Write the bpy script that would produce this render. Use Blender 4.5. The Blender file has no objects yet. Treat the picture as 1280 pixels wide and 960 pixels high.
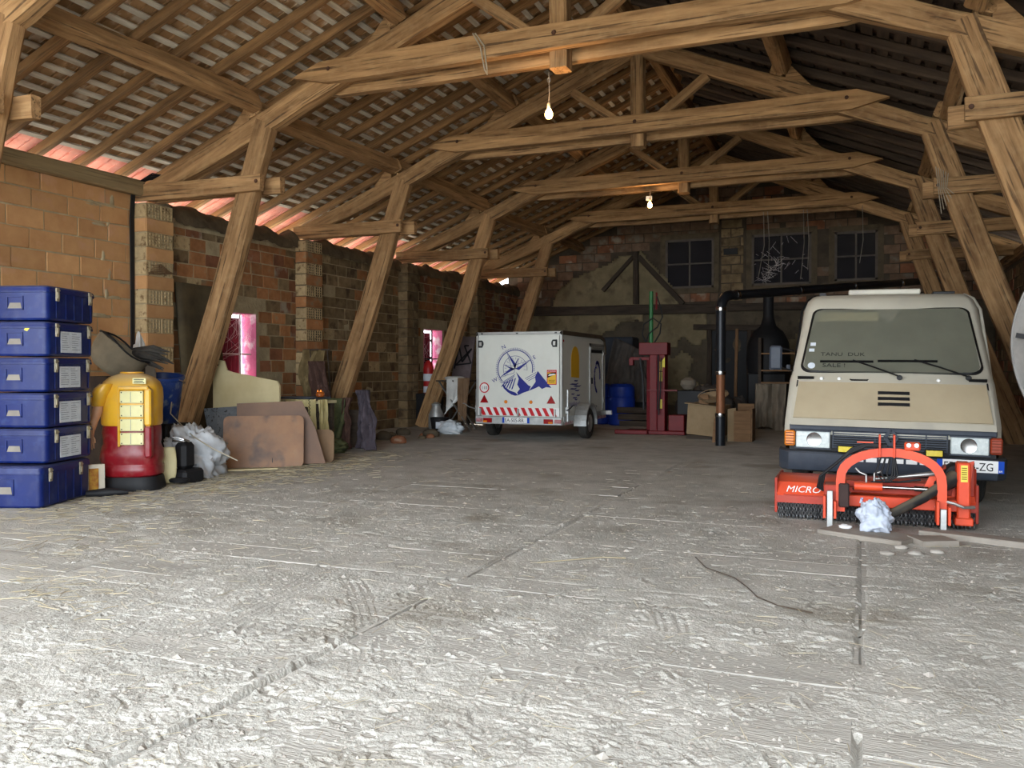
import bpy, math, random
import numpy as np
from mathutils import Vector, Matrix, Euler
random.seed(7)
RNG = np.random.default_rng(7)
scene = bpy.context.scene
COL = scene.collection
R = math.radians

# ------------------------------------------------------------------ camera
cam = bpy.data.objects.new('camera', bpy.data.cameras.new('camera'))
COL.objects.link(cam)
cam.location = (0, 0, 1.276)
cam.rotation_euler = (math.pi/2 - 0.017, 0.0, 0.389)
cam.data.sensor_width = 36
cam.data.lens = 1062/1280*36
cam.data.clip_end = 300
scene.camera = cam

# ------------------------------------------------------------------ light
world = bpy.data.worlds.new('sky'); scene.world = world
world.use_nodes = True
bg = world.node_tree.nodes['Background']
bg.inputs[0].default_value = (0.84, 0.92, 1.0, 1)
bg.inputs[1].default_value = 2.6
sun = bpy.data.objects.new('sun', bpy.data.lights.new('sun', 'SUN'))
COL.objects.link(sun)
sun.data.energy = 4.5
sun.data.color = (1.0, 0.95, 0.86)
sun.data.angle = R(1)
sun.rotation_euler = (R(-14), R(-38), 0)      # high, from the left of the barn
portal = bpy.data.objects.new('door_portal', bpy.data.lights.new('door_portal', 'AREA'))
COL.objects.link(portal)
portal.data.shape = 'RECTANGLE'
portal.data.size = 12.0; portal.data.size_y = 5.4
portal.data.cycles.is_portal = True
portal.location = (-3.2, -1.55, 2.6)
portal.rotation_euler = (R(90), 0, 0)

vs = scene.view_settings
scene.display_settings.display_device = 'sRGB'
vs.view_transform = 'Standard'; vs.look = 'None'
vs.exposure = 2.05; vs.gamma = 1.0
vs.use_curve_mapping = False

# ------------------------------------------------------------------ helpers
def lin(c):
    return tuple(((v/255)/12.92 if v/255 <= .04045 else ((v/255+.055)/1.055)**2.4) for v in c) + (1.0,)

MATS = {}
def mat(name, a, b=None, rough=.85, metal=0., scale=4., stretch=(1, 1, 1), bump=0., bscale=None,
        dust=0., dustcol=(165, 150, 125), rnd=0., spots=None, spotscale=6., spec=.3, lines=0., alpha=1., contrast=1.):
    if name in MATS: return MATS[name]
    m = bpy.data.materials.new(name); m.use_nodes = True
    nt = m.node_tree; N = nt.nodes; L = nt.links
    P = N['Principled BSDF']
    P.inputs['Roughness'].default_value = rough
    P.inputs['Metallic'].default_value = metal
    P.inputs['Specular IOR Level'].default_value = spec
    b = b or a
    tc = N.new('ShaderNodeTexCoord'); mp = N.new('ShaderNodeMapping')
    mp.inputs['Scale'].default_value = stretch
    L.new(tc.outputs['Object'], mp.inputs[0])
    vec = mp.outputs[0]
    oi = N.new('ShaderNodeObjectInfo')
    add = N.new('ShaderNodeVectorMath'); add.operation = 'ADD'
    cmb = N.new('ShaderNodeCombineXYZ')
    mu = N.new('ShaderNodeMath'); mu.operation = 'MULTIPLY'; mu.inputs[1].default_value = 37.
    L.new(oi.outputs['Random'], mu.inputs[0])
    for i in range(3): L.new(mu.outputs[0], cmb.inputs[i])
    L.new(vec, add.inputs[0]); L.new(cmb.outputs[0], add.inputs[1]); vec = add.outputs[0]
    no = N.new('ShaderNodeTexNoise'); no.inputs['Scale'].default_value = scale
    no.inputs['Detail'].default_value = 6; no.inputs['Roughness'].default_value = .62
    L.new(vec, no.inputs['Vector'])
    rp = N.new('ShaderNodeValToRGB')
    w = .22/contrast
    rp.color_ramp.elements[0].position = .5-w; rp.color_ramp.elements[1].position = .5+w
    rp.color_ramp.elements[0].color = lin(a); rp.color_ramp.elements[1].color = lin(b)
    L.new(no.outputs['Fac'], rp.inputs[0])
    c = rp.outputs[0]
    def mix(c1, c2, fac, mode='MIX'):
        mx = N.new('ShaderNodeMix'); mx.data_type = 'RGBA'; mx.blend_type = mode
        if isinstance(fac, float): mx.inputs[0].default_value = fac
        else: L.new(fac, mx.inputs[0])
        for s, v in ((6, c1), (7, c2)):
            if isinstance(v, tuple): mx.inputs[s].default_value = v
            else: L.new(v, mx.inputs[s])
        return mx.outputs[2]
    if spots:
        sn = N.new('ShaderNodeTexNoise'); sn.inputs['Scale'].default_value = spotscale; sn.inputs['Detail'].default_value = 4
        L.new(vec, sn.inputs['Vector'])
        sr = N.new('ShaderNodeValToRGB'); sr.color_ramp.elements[0].position = .56; sr.color_ramp.elements[1].position = .68
        L.new(sn.outputs['Fac'], sr.inputs[0])
        c = mix(c, lin(spots), sr.outputs[0])
    if lines:
        ln = N.new('ShaderNodeTexNoise'); ln.inputs['Scale'].default_value = 1.0; ln.inputs['Detail'].default_value = 3
        m2 = N.new('ShaderNodeMapping'); m2.inputs['Scale'].default_value = (1.1, 34, 34)
        L.new(tc.outputs['Object'], m2.inputs[0]); L.new(m2.outputs[0], ln.inputs['Vector'])
        lr = N.new('ShaderNodeValToRGB'); lr.color_ramp.elements[0].position = .33; lr.color_ramp.elements[1].position = .43
        L.new(ln.outputs['Fac'], lr.inputs[0])
        inv = N.new('ShaderNodeMath'); inv.operation = 'MULTIPLY_ADD'; inv.inputs[1].default_value = -lines; inv.inputs[2].default_value = lines
        L.new(lr.outputs[0], inv.inputs[0])
        c = mix(c, lin((48, 34, 24)), inv.outputs[0])
    if rnd:
        hs = N.new('ShaderNodeHueSaturation')
        mr = N.new('ShaderNodeMapRange'); mr.inputs[3].default_value = 1-rnd; mr.inputs[4].default_value = 1+rnd*.8
        L.new(oi.outputs['Random'], mr.inputs[0]); L.new(mr.outputs[0], hs.inputs['Value'])
        L.new(c, hs.inputs['Color']); c = hs.outputs[0]
    if dust:
        ge = N.new('ShaderNodeNewGeometry'); sx = N.new('ShaderNodeSeparateXYZ')
        L.new(ge.outputs['Normal'], sx.inputs[0])
        dr = N.new('ShaderNodeMapRange'); dr.inputs[1].default_value = .25; dr.inputs[2].default_value = .85
        L.new(sx.outputs[2], dr.inputs[0])
        dn = N.new('ShaderNodeTexNoise'); dn.inputs['Scale'].default_value = 9; dn.inputs['Detail'].default_value = 5
        L.new(tc.outputs['Object'], dn.inputs['Vector'])
        dm = N.new('ShaderNodeMapRange'); dm.inputs[1].default_value = .5; dm.inputs[2].default_value = .8
        dm.inputs[4].default_value = .55
        L.new(dn.outputs['Fac'], dm.inputs[0])
        mxm = N.new('ShaderNodeMath'); mxm.operation = 'MAXIMUM'
        L.new(dr.outputs[0], mxm.inputs[0]); L.new(dm.outputs[0], mxm.inputs[1])
        ml = N.new('ShaderNodeMath'); ml.operation = 'MULTIPLY'; ml.inputs[1].default_value = dust
        L.new(mxm.outputs[0], ml.inputs[0])
        c = mix(c, lin(dustcol), ml.outputs[0])
        rr = N.new('ShaderNodeMath'); rr.operation = 'MAXIMUM'; rr.inputs[1].default_value = rough
        L.new(ml.outputs[0], rr.inputs[0]); L.new(rr.outputs[0], P.inputs['Roughness'])
    L.new(c, P.inputs['Base Color'])
    if bump:
        bn = N.new('ShaderNodeTexNoise'); bn.inputs['Scale'].default_value = bscale or scale*3
        bn.inputs['Detail'].default_value = 5
        L.new(vec, bn.inputs['Vector'])
        bu = N.new('ShaderNodeBump'); bu.inputs['Strength'].default_value = bump; bu.inputs['Distance'].default_value = .02
        L.new(bn.outputs['Fac'], bu.inputs['Height']); L.new(bu.outputs[0], P.inputs['Normal'])
    if alpha < 1:
        P.inputs['Alpha'].default_value = alpha
    MATS[name] = m
    return m

def emit(name, c, s):
    m = bpy.data.materials.new(name); m.use_nodes = True
    P = m.node_tree.nodes['Principled BSDF']
    P.inputs['Base Color'].default_value = lin(c)
    P.inputs['Emission Color'].default_value = lin(c); P.inputs['Emission Strength'].default_value = s
    return m

def frame(p, q, up=(0, 0, 1)):
    p = Vector(p); q = Vector(q); x = (q-p).normalized(); u = Vector(up)
    if abs(x.dot(u)) > .98: u = Vector((0, 1, 0)) if abs(x.y) < .9 else Vector((1, 0, 0))
    y = u.cross(x).normalized(); z = x.cross(y)
    return Matrix(((x.x, y.x, z.x, p.x), (x.y, y.y, z.y, p.y), (x.z, y.z, z.z, p.z), (0, 0, 0, 1)))

def woff(parent):
    """offset of a thing whose parts are given in world coordinates"""
    o = parent; v = Vector((0, 0, 0)); chain = []
    while o is not None: chain.append(o); o = o.parent
    if chain and chain[-1].get('_w'):
        for c in chain: v += c.location
        return v
    return None

class MB:
    def __init__(s): s.v = []; s.f = []
    def add(s, vs, fs):
        n = len(s.v); s.v += [tuple(v) for v in vs]; s.f += [tuple(i+n for i in f) for f in fs]; return s
    def box(s, x0, x1, y0, y1, z0, z1, b=0.):
        if b <= 0:
            vs = [(x, y, z) for z in (z0, z1) for y in (y0, y1) for x in (x0, x1)]
            return s.add(vs, [(0, 2, 3, 1), (4, 5, 7, 6), (0, 1, 5, 4), (2, 6, 7, 3), (0, 4, 6, 2), (1, 3, 7, 5)])
        # bevelled box (24 vertices)
        vs = []; idx = {}
        for ix, X in enumerate((x0, x1)):
            for iy, Y in enumerate((y0, y1)):
                for iz, Z in enumerate((z0, z1)):
                    sx, sy, sz = (1 if ix == 0 else -1), (1 if iy == 0 else -1), (1 if iz == 0 else -1)
                    for ax in range(3):
                        p = [X+sx*b, Y+sy*b, Z+sz*b]; p[ax] = (X, Y, Z)[ax]
                        idx[(ix, iy, iz, ax)] = len(vs); vs.append(tuple(p))
        fs = []
        g = lambda *k: idx[k]
        for e in (0, 1):
            q = [g(e, 0, 0, 0), g(e, 1, 0, 0), g(e, 1, 1, 0), g(e, 0, 1, 0)]; fs.append(q if e else q[::-1])
            q = [g(0, e, 0, 1), g(0, e, 1, 1), g(1, e, 1, 1), g(1, e, 0, 1)]; fs.append(q if e else q[::-1])
            q = [g(0, 0, e, 2), g(1, 0, e, 2), g(1, 1, e, 2), g(0, 1, e, 2)]; fs.append(q if e else q[::-1])
        for i in (0, 1):
            for j in (0, 1):
                fs.append([g(i, j, 0, 0), g(i, j, 1, 0), g(i, j, 1, 1), g(i, j, 0, 1)])
                fs.append([g(i, 0, j, 0), g(i, 1, j, 0), g(i, 1, j, 2), g(i, 0, j, 2)])
                fs.append([g(0, i, j, 1), g(1, i, j, 1), g(1, i, j, 2), g(0, i, j, 2)])
                for k in (0, 1): fs.append([g(i, j, k, 0), g(i, j, k, 1), g(i, j, k, 2)])
        return s.add(vs, fs)
    def obox(s, p, q, w, h, up=(0, 0, 1), b=0.):
        M = frame(p, q, up); L = (Vector(q)-Vector(p)).length
        t = MB().box(0, L, -w/2, w/2, -h/2, h/2, b)
        return s.add([tuple(M @ Vector(v)) for v in t.v], t.f)
    def tube(s, pts, r, n=8, cap=True, closed=False):
        pts = [Vector(p) for p in pts]; m = len(pts)
        rs = r if isinstance(r, (list, tuple)) else [r]*m
        vs = []; prev = None
        for i, p in enumerate(pts):
            a = pts[i-1] if (i > 0 or closed) else p
            c = pts[(i+1) % m] if (i < m-1 or closed) else p
            t = (c-a).normalized()
            if prev is None:
                u = Vector((0, 0, 1)) if abs(t.z) < .9 else Vector((1, 0, 0))
                y = u.cross(t).normalized()
            else:
                y = (prev - t*prev.dot(t)).normalized()
            prev = y; z = t.cross(y)
            for k in range(n):
                an = 2*math.pi*k/n
                vs.append(p + (y*math.cos(an)+z*math.sin(an))*rs[i])
        fs = []
        for i in range(m if closed else m-1):
            for k in range(n):
                a = i*n+k; b_ = i*n+(k+1) % n; c = ((i+1) % m)*n+(k+1) % n; d = ((i+1) % m)*n+k
                fs.append((a, b_, c, d))
        if cap and not closed:
            fs.append(tuple(range(n))[::-1]); fs.append(tuple((m-1)*n+k for k in range(n)))
        return s.add(vs, fs)
    def lathe(s, prof, c=(0, 0, 0), n=24, axis='z', cap=True):
        vs = []
        for (r, h) in prof:
            for k in range(n):
                a = 2*math.pi*k/n; u, v = r*math.cos(a), r*math.sin(a)
                p = {'z': (u, v, h), 'x': (h, u, v), 'y': (v, h, u)}[axis]
                vs.append((p[0]+c[0], p[1]+c[1], p[2]+c[2]))
        fs = []
        for i in range(len(prof)-1):
            for k in range(n):
                fs.append((i*n+k, i*n+(k+1) % n, (i+1)*n+(k+1) % n, (i+1)*n+k))
        if cap:
            fs.append(tuple(range(n))[::-1]); fs.append(tuple((len(prof)-1)*n+k for k in range(n)))
        return s.add(vs, fs)
    def prism(s, poly, a, b, plane='xz'):
        # extrude a 2-d polygon between a and b along the missing axis
        def P(u, v, t): return {'xz': (u, t, v), 'yz': (t, u, v), 'xy': (u, v, t)}[plane]
        n = len(poly)
        vs = [P(u, v, a) for u, v in poly]+[P(u, v, b) for u, v in poly]
        fs = [tuple(range(n)), tuple(range(2*n-1, n-1, -1))]
        fs += [(i, i+n, (i+1) % n+n, (i+1) % n) for i in range(n)]
        return s.add(vs, fs)
    def grid(s, fn, nu, nv):
        vs = [fn(i/nu, j/nv) for j in range(nv+1) for i in range(nu+1)]
        fs = [(j*(nu+1)+i, j*(nu+1)+i+1, (j+1)*(nu+1)+i+1, (j+1)*(nu+1)+i) for j in range(nv) for i in range(nu)]
        return s.add(vs, fs)
    def xf(s, M):
        s.v = [tuple(M @ Vector(v)) for v in s.v]; return s
    def mesh(s, name, m, smooth=False):
        me = bpy.data.meshes.new(name); me.from_pydata(s.v, [], s.f); me.update()
        if m: me.materials.append(m)
        import bmesh
        bm = bmesh.new(); bm.from_mesh(me)
        bmesh.ops.recalc_face_normals(bm, faces=bm.faces)
        bm.to_mesh(me); bm.free()
        if smooth:
            me.polygons.foreach_set('use_smooth', [True]*len(me.polygons))
            me.set_sharp_from_angle(angle=R(smooth if smooth > 1 else 40))
        return me
    def build(s, name, m, parent=None, smooth=False, solid=0.):
        v0 = woff(parent)
        if v0 is not None: s.v = [(v[0]-v0[0], v[1]-v0[1], v[2]-v0[2]) for v in s.v]
        o = bpy.data.objects.new(name, s.mesh(name, m, smooth)); COL.objects.link(o)
        o.parent = parent
        if solid:
            md = o.modifiers.new('solid', 'SOLIDIFY'); md.thickness = solid
        return o

def tag(o, label=None, cat=None, group=None, kind=None):
    if label: o['label'] = label
    if cat: o['category'] = cat
    if group: o['group'] = group
    if kind: o['kind'] = kind
    return o
def thing(name, label, cat, loc=(0, 0, 0), group=None, world_=False, kind=None):
    o = bpy.data.objects.new(name, None); COL.objects.link(o); o.location = loc
    o.empty_display_size = .1
    if world_: o['_w'] = 1
    return tag(o, label, cat, group, kind)
def linked(name, me, parent, loc, rot=None, sc=None, M=None):
    o = bpy.data.objects.new(name, me); COL.objects.link(o); o.parent = parent
    if M is not None: o.matrix_local = M
    else:
        o.location = loc
        if rot: o.rotation_euler = rot
        if sc: o.scale = sc
    return o
def copy_tree(o, parent=None):
    c = o.copy(); COL.objects.link(c); c.parent = parent
    for ch in o.children: copy_tree(ch, c)
    return c

def beam_mb(L, w, h, jit=.012, bev=.12, seg=.45, taper=1.):
    n = max(2, int(L/seg)); m = MB(); vs = []
    ph = [random.uniform(0, 6.28) for _ in range(6)]
    b = min(w, h)*bev
    for i in range(n+1):
        t = i/n; x = L*t
        k = 1+(taper-1)*t
        W = w*k/2*(1+.04*math.sin(ph[0]+x*2.1)); H = h*k/2*(1+.04*math.sin(ph[1]+x*1.7))
        oy = jit*math.sin(ph[2]+x*1.3); oz = jit*math.sin(ph[3]+x*1.1)
        for (yy, zz) in ((-W+b, -H), (W-b, -H), (W, -H+b), (W, H-b), (W-b, H), (-W+b, H), (-W, H-b), (-W, -H+b)):
            vs.append((x, yy+oy+random.uniform(-1, 1)*jit*.35, zz+oz+random.uniform(-1, 1)*jit*.35))
    fs = [(i*8+k, i*8+(k+1) % 8, (i+1)*8+(k+1) % 8, (i+1)*8+k) for i in range(n) for k in range(8)]
    fs += [tuple(range(8)), tuple(n*8+k for k in range(7, -1, -1))]
    return m.add(vs, fs)
def beam(name, p, q, w, h, m, parent=None, up=(0, 0, 1), jit=.012, bev=.12, taper=1.):
    L = (Vector(q)-Vector(p)).length
    mb = beam_mb(L, w, h, jit, bev, taper=taper)
    o = bpy.data.objects.new(name, mb.mesh(name, m)); COL.objects.link(o)
    M = frame(p, q, up)
    if woff(parent) is not None: M = Matrix.Translation(-woff(parent)) @ M
    o.parent = parent; o.matrix_local = M
    return o
def text(s, size, m, parent, loc, rot, name='lettering', ext=.0008, shear=0., w=1., align='LEFT'):
    cu = bpy.data.curves.new(name, 'FONT'); cu.body = s; cu.size = size; cu.extrude = ext; cu.shear = shear
    cu.align_x = align; cu.resolution_u = 3
    to = bpy.data.objects.new(name+'_t', cu)
    me = bpy.data.meshes.new_from_object(to); me.materials.clear(); me.materials.append(m)
    bpy.data.objects.remove(to)
    o = bpy.data.objects.new(name, me); COL.objects.link(o); o.parent = parent
    if woff(parent) is not None: loc = Vector(loc)-woff(parent)
    o.location = loc; o.rotation_euler = rot; o.scale = (w, 1, 1)
    return o

# value noise on arrays
def vnoise(x, y, seed=0):
    rg = np.random.default_rng(seed); T = rg.random((256, 256))
    xi = np.floor(x).astype(int); yi = np.floor(y).astype(int); fx = x-xi; fy = y-yi
    fx = fx*fx*(3-2*fx); fy = fy*fy*(3-2*fy)
    g = lambda a, b: T[a % 256, b % 256]
    return (g(xi, yi)*(1-fx)+g(xi+1, yi)*fx)*(1-fy)+(g(xi, yi+1)*(1-fx)+g(xi+1, yi+1)*fx)*fy
def fbm(x, y, oct=4, seed=0, gain=.5):
    s = 0; a = 1; tot = 0
    for i in range(oct):
        s = s+a*vnoise(x*2**i, y*2**i, seed+i); tot += a; a *= gain
    return s/tot-.5
def n1(x, y, seed=0): return float(fbm(np.array([x]), np.array([y]), 3, seed)[0])

def sheet(name, fn, nu, nv, m, parent=None, solid=.006, folds=0., freq=9., seed=1, nrm=(0, -1, 0), sm=70):
    """cloth: fn(u,v) -> point; folds push it along nrm"""
    us, vs_ = np.meshgrid(np.linspace(0, 1, nu+1), np.linspace(0, 1, nv+1))
    f = fbm(us*freq+seed*3.1, vs_*freq*.28+seed, 4, seed)*2.2
    mb = MB(); P = []
    nr = Vector(nrm)
    for j in range(nv+1):
        for i in range(nu+1):
            P.append(Vector(fn(us[j, i], vs_[j, i]))+nr*float(f[j, i])*folds)
    F = [(j*(nu+1)+i, j*(nu+1)+i+1, (j+1)*(nu+1)+i+1, (j+1)*(nu+1)+i) for j in range(nv) for i in range(nu)]
    mb.add(P, F)
    return mb.build(name, m, parent, smooth=sm, solid=solid)
def bundle(name, c, r, m, parent=None, amp=.35, freq=2.6, seed=1, nu=40, nv=26, flat=0., crease=.8):
    """crumpled heap of cloth or bag: closed lumpy surface resting on z=c.z"""
    mb = MB()
    th, ph = np.meshgrid(np.linspace(0, math.pi, nv+1), np.arange(nu)*2*math.pi/nu, indexing='ij')
    dx, dy, dz = np.sin(th)*np.cos(ph), np.sin(th)*np.sin(ph), np.cos(th)
    k = fbm(dx*freq+7+seed, dy*freq+dz*freq*1.7+9, 3, seed)+.6*np.abs(fbm(dx*freq*2+3, dz*freq*2+dy*2+5+seed, 3, seed+4))
    k = k-1.1*np.abs(fbm(dy*freq*1.6+4+dz, dx*freq*1.6+dz*freq+2+seed, 3, seed+9))*crease
    s_ = 1+amp*2*k; low = -r[2]*(1-flat)*.62
    Z = np.maximum(dz*r[2]*s_, low)-low
    P = list(zip((c[0]+dx*r[0]*s_).ravel().tolist(), (c[1]+dy*r[1]*s_).ravel().tolist(), (c[2]+Z).ravel().tolist()))
    F = [(j*nu+i, j*nu+(i+1) % nu, (j+1)*nu+(i+1) % nu, (j+1)*nu+i) for j in range(nv) for i in range(nu)]
    mb.add(P, F)
    return mb.build(name, m, parent, smooth=75)

# ------------------------------------------------------------------ dimensions
X0 = -3.20; HW = 6.22; WL = X0-HW; WR = X0+HW
TY = [5.58, 9.26, 12.94, 16.61, 20.29]; YB = 23.40; YF = -1.40
SL = .405; AN = math.atan(SL); CA, SA = math.cos(AN), math.sin(AN)
def zr(d): return 6.36-SL*d          # top of the principal rafters
CH = .24                              # purlin height on the rafters
EAVE = 3.9

# ------------------------------------------------------------------ materials
W_BEAM = mat('old_oak', (112, 82, 52), (190, 150, 104), scale=2.2, stretch=(.5, 5, 5), bump=.35, bscale=7, dust=.5, dustcol=(196, 166, 122), rnd=.14, lines=.75)
W_RAFT = mat('common_rafter_wood', (100, 74, 48), (170, 130, 86), scale=2.2, stretch=(.6, 6, 6), bump=.3, bscale=8, rnd=.2, lines=.5)
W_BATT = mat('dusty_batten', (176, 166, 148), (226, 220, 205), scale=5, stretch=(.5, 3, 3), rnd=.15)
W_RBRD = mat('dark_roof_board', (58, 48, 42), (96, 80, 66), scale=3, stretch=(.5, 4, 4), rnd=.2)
TILE_D = mat('tile_shaded', (62, 50, 42), (96, 76, 62), scale=5, bump=.2, rnd=.2)  # the right slope's shade is put into this tile colour
W_DARK = mat('dark_timber', (50, 42, 36), (84, 72, 60), scale=3, stretch=(.6, 4, 4), bump=.3, lines=.5)
TERRA = mat('tile_terracotta', (146, 112, 78), (188, 150, 108), scale=5, bump=.2, rnd=.22, spots=(205, 185, 160), spotscale=5, contrast=.8)
B_ORANGE = mat('brick_orange', (178, 130, 86), (204, 158, 108), scale=3, bump=.15, bscale=14, rnd=.12, spots=(196, 150, 112), spotscale=4)
B_WARM = mat('brick_warm', (138, 94, 60), (186, 130, 84), scale=5, bump=.35, bscale=12, rnd=.28, spots=(150, 128, 98), spotscale=5)
B_DUST = mat('brick_dusty', (102, 84, 60), (150, 128, 94), scale=5, bump=.45, bscale=12, rnd=.24, spots=(86, 68, 50), spotscale=4)
B_RED = mat('brick_red', (116, 74, 52), (154, 104, 74), scale=5, bump=.35, bscale=12, rnd=.3, spots=(170, 160, 140), spotscale=3)
B_BACK = mat('brick_back', (98, 76, 60), (134, 108, 86), scale=5, bump=.35, bscale=12, rnd=.2, spots=(128, 116, 100), spotscale=4)
B_PALE = mat('brick_pale', (158, 136, 100), (196, 172, 130), scale=9, bump=.5, bscale=25, rnd=.14, spots=(120, 96, 66), spotscale=12)
MORTAR = mat('mortar', (150, 134, 104), (188, 172, 138), scale=5, bump=.6, bscale=18)
MORT_D = mat('mortar_dark', (74, 64, 50), (112, 98, 76), scale=4, bump=.6, bscale=14)
RENDER = mat('rough_render', (112, 100, 74), (144, 130, 100), scale=2.5, bump=.8, bscale=9, spots=(104, 92, 70), spotscale=3)
STONEW = mat('rubble_wall', (72, 64, 52), (104, 92, 74), scale=1.6, bump=1., bscale=5, spots=(64, 56, 46), spotscale=2)
DUSTF = mat('floor_dust', (158, 155, 147), (194, 191, 183), scale=3.0, bump=.5, bscale=70, spots=(150, 145, 134), spotscale=1.1)
PLANK = mat('floor_plank', (152, 148, 140), (188, 184, 176), scale=2.0, stretch=(.7, 4, 4), bump=.5, bscale=26, rnd=.07)
STRAW = mat('straw', (150, 138, 108), (180, 168, 140), scale=3)
GROUND = mat('yard_gravel', (150, 145, 136), (186, 182, 172), scale=3, bump=.3)
CLOD = mat('clods', (138, 130, 120), (184, 178, 170), scale=9)
PINK = mat('pink_paint', (196, 92, 128), (222, 126, 160), scale=4, spots=(235, 205, 210), spotscale=5)
SHUT = mat('red_shutter', (92, 22, 34), (128, 36, 50), scale=3, stretch=(6, 6, 1), spots=(140, 60, 70), spotscale=5)
BLACK = mat('black_matt', (22, 22, 24), (34, 34, 36), rough=.6)
RUBBER = mat('rubber', (34, 34, 34), (62, 60, 56), rough=.8, dust=.25)
STEEL = mat('steel', (150, 150, 148), (190, 190, 186), rough=.4, metal=.8)
GALV = mat('galvanised', (150, 152, 150), (196, 198, 196), rough=.45, metal=.6, scale=8)
CHROME = mat('chrome', (150, 150, 150), rough=.22, metal=1.)
WEB = mat('cobweb', (235, 225, 220), rough=1.)

# ------------------------------------------------------------------ setting: ground and floor
tag(MB().box(-60, 60, -60, 80, -.42, -.30).build('ground', GROUND), kind='structure')
floor = MB().box(WL-.3, WR+.3, YF-.3, YB+.3, -.29, -.05).build('floor', MORT_D); tag(floor, kind='structure')
# boards laid across the barn, in columns that butt on seams running down its length
cols = [(WL, -7.0), (-7.0, -4.62), (-4.62, -2.22), (-2.22, .01), (.01, WR)]
planks = []
for ci, (xa, xb) in enumerate(cols):
    y = 1.0+ci*.07
    while y < 11.6:
        w = random.uniform(.24, .36)
        planks.append((xa+.006, xb-.008, y+.005, y+w-.006, random.uniform(-.006, .002), ci))
        y += w
for (xa, xb, ya, yb, dz, ci) in planks:
    dx = random.uniform(-.03, .0) if ci in (2, 3) else 0
    L = xb-xa; me = MB()
    t = random.uniform(-.002, .002)
    me.add([(0, 0, -.05), (L, 0, -.05), (L, yb-ya, -.05), (0, yb-ya, -.05), (0, .004, dz-t), (L+dx, .004, dz+t), (L+dx, yb-ya-.004, dz+t), (0, yb-ya-.004, dz-t)],
           [(3, 2, 1, 0), (4, 5, 6, 7), (0, 1, 5, 4), (1, 2, 6, 5), (2, 3, 7, 6), (3, 0, 4, 7)])
    linked('floor_plank', me.mesh('floor_plank', PLANK), floor, (xa, ya, 0))
def npgrid(name, xs, ys, Z, m, parent, kind=None, smooth=True):
    nx, ny = len(xs), len(ys)
    Xg, Yg = np.meshgrid(xs, ys)
    V = np.stack([Xg.ravel(), Yg.ravel(), Z.ravel()], 1)
    i = np.arange((nx-1)*(ny-1)); r = i//(nx-1); c = i % (nx-1); a = r*nx+c
    F = np.stack([a, a+1, a+nx+1, a+nx], 1)
    me = bpy.data.meshes.new(name)
    me.vertices.add(len(V)); me.vertices.foreach_set('co', V.ravel())
    me.loops.add(F.size); me.loops.foreach_set('vertex_index', F.ravel().astype(np.int32))
    me.polygons.add(len(F)); me.polygons.foreach_set('loop_start', np.arange(0, F.size, 4, dtype=np.int32))
    me.update(calc_edges=True); me.validate()
    if smooth: me.polygons.foreach_set('use_smooth', np.ones(len(F), bool))
    me.materials.append(m)
    o = bpy.data.objects.new(name, me); COL.objects.link(o); o.parent = parent
    if kind: o['kind'] = kind
    return o
def dust_height(X, Y):
    h = fbm(X*1.1, Y*1.1, 3, 11)*.016+fbm(X*7, Y*4, 4, 21, .6)*.014+fbm(X*26, Y*20, 3, 31, .7)*.011
    rough = np.clip(1.25-(Y-2)/7., .25, 1.3)
    h = h*rough*np.clip(1.05-(Y-2)*.1, .7, 1.05)
    ridg = np.abs(fbm(X*9+Y*5, Y*9-X*3, 3, 41))
    h -= np.clip(.05-ridg, 0, 1)*.12*rough*(fbm(X*.9, Y*.9, 2, 5) > -.02)
    # tyre tracks with a ribbed tread
    for (ax, ay, bx, by, cx, cy, wd) in ((-2.9, 2.6, -3.4, 6.2, -4.6, 9.8, .11), (-.9, 4.1, -1.5, 6.8, -3.0, 10.4, .10), (-2.0, 3.2, -3.2, 4.8, -4.2, 8.2, .09), (-2.3, 6.2, -2.0, 8.0, -2.9, 11.0, .1)):
        t = np.clip((Y-ay)/(cy-ay), 0, 1); tm = (by-ay)/(cy-ay)
        px = np.where(t < tm, ax+(bx-ax)*t/tm, bx+(cx-bx)*(t-tm)/(1-tm))+.08*np.sin(Y*2)
        d = np.abs(X-px); on = (Y > ay) & (Y < cy) & (d < wd) & (vnoise(X*0+3, Y*1.3, 77) > .3)
        h = np.where(on, h*.4-.003+.004*np.sin(d*150), h)
    h = h+.0025
    # over the seams the dust sinks in so that the board edges stay readable
    for (xs, z) in ((-2.22, .9), (.01, 1.), (-4.62, .4)):
        h -= .03*z*np.exp(-((X-xs-.012*np.sin(Y*1.3))/.014)**2)*(vnoise(X*0+1, Y*1.1, int(90+z*10)) > .36)
    return h
gouges = []
for i in range(5200):
    y = 1.7+8.2*RNG.random()**1.55; x = RNG.uniform(-.95*y-1.2, .32*y+.1)
    gouges.append((x, y, RNG.uniform(.02, .11)*(1.6 if RNG.random() > .93 else 1), RNG.normal(.35, .9), RNG.uniform(.0035, .008), RNG.uniform(.004, .013)))
for i in range(60):      # heel marks and broken clumps
    y = RNG.uniform(1.8, 5.5); x = RNG.uniform(-.9*y, .25*y)
    gouges.append((x, y, RNG.uniform(.06, .12), RNG.normal(1.9, .5), RNG.uniform(.010, .018), RNG.uniform(.014, .024)))
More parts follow.
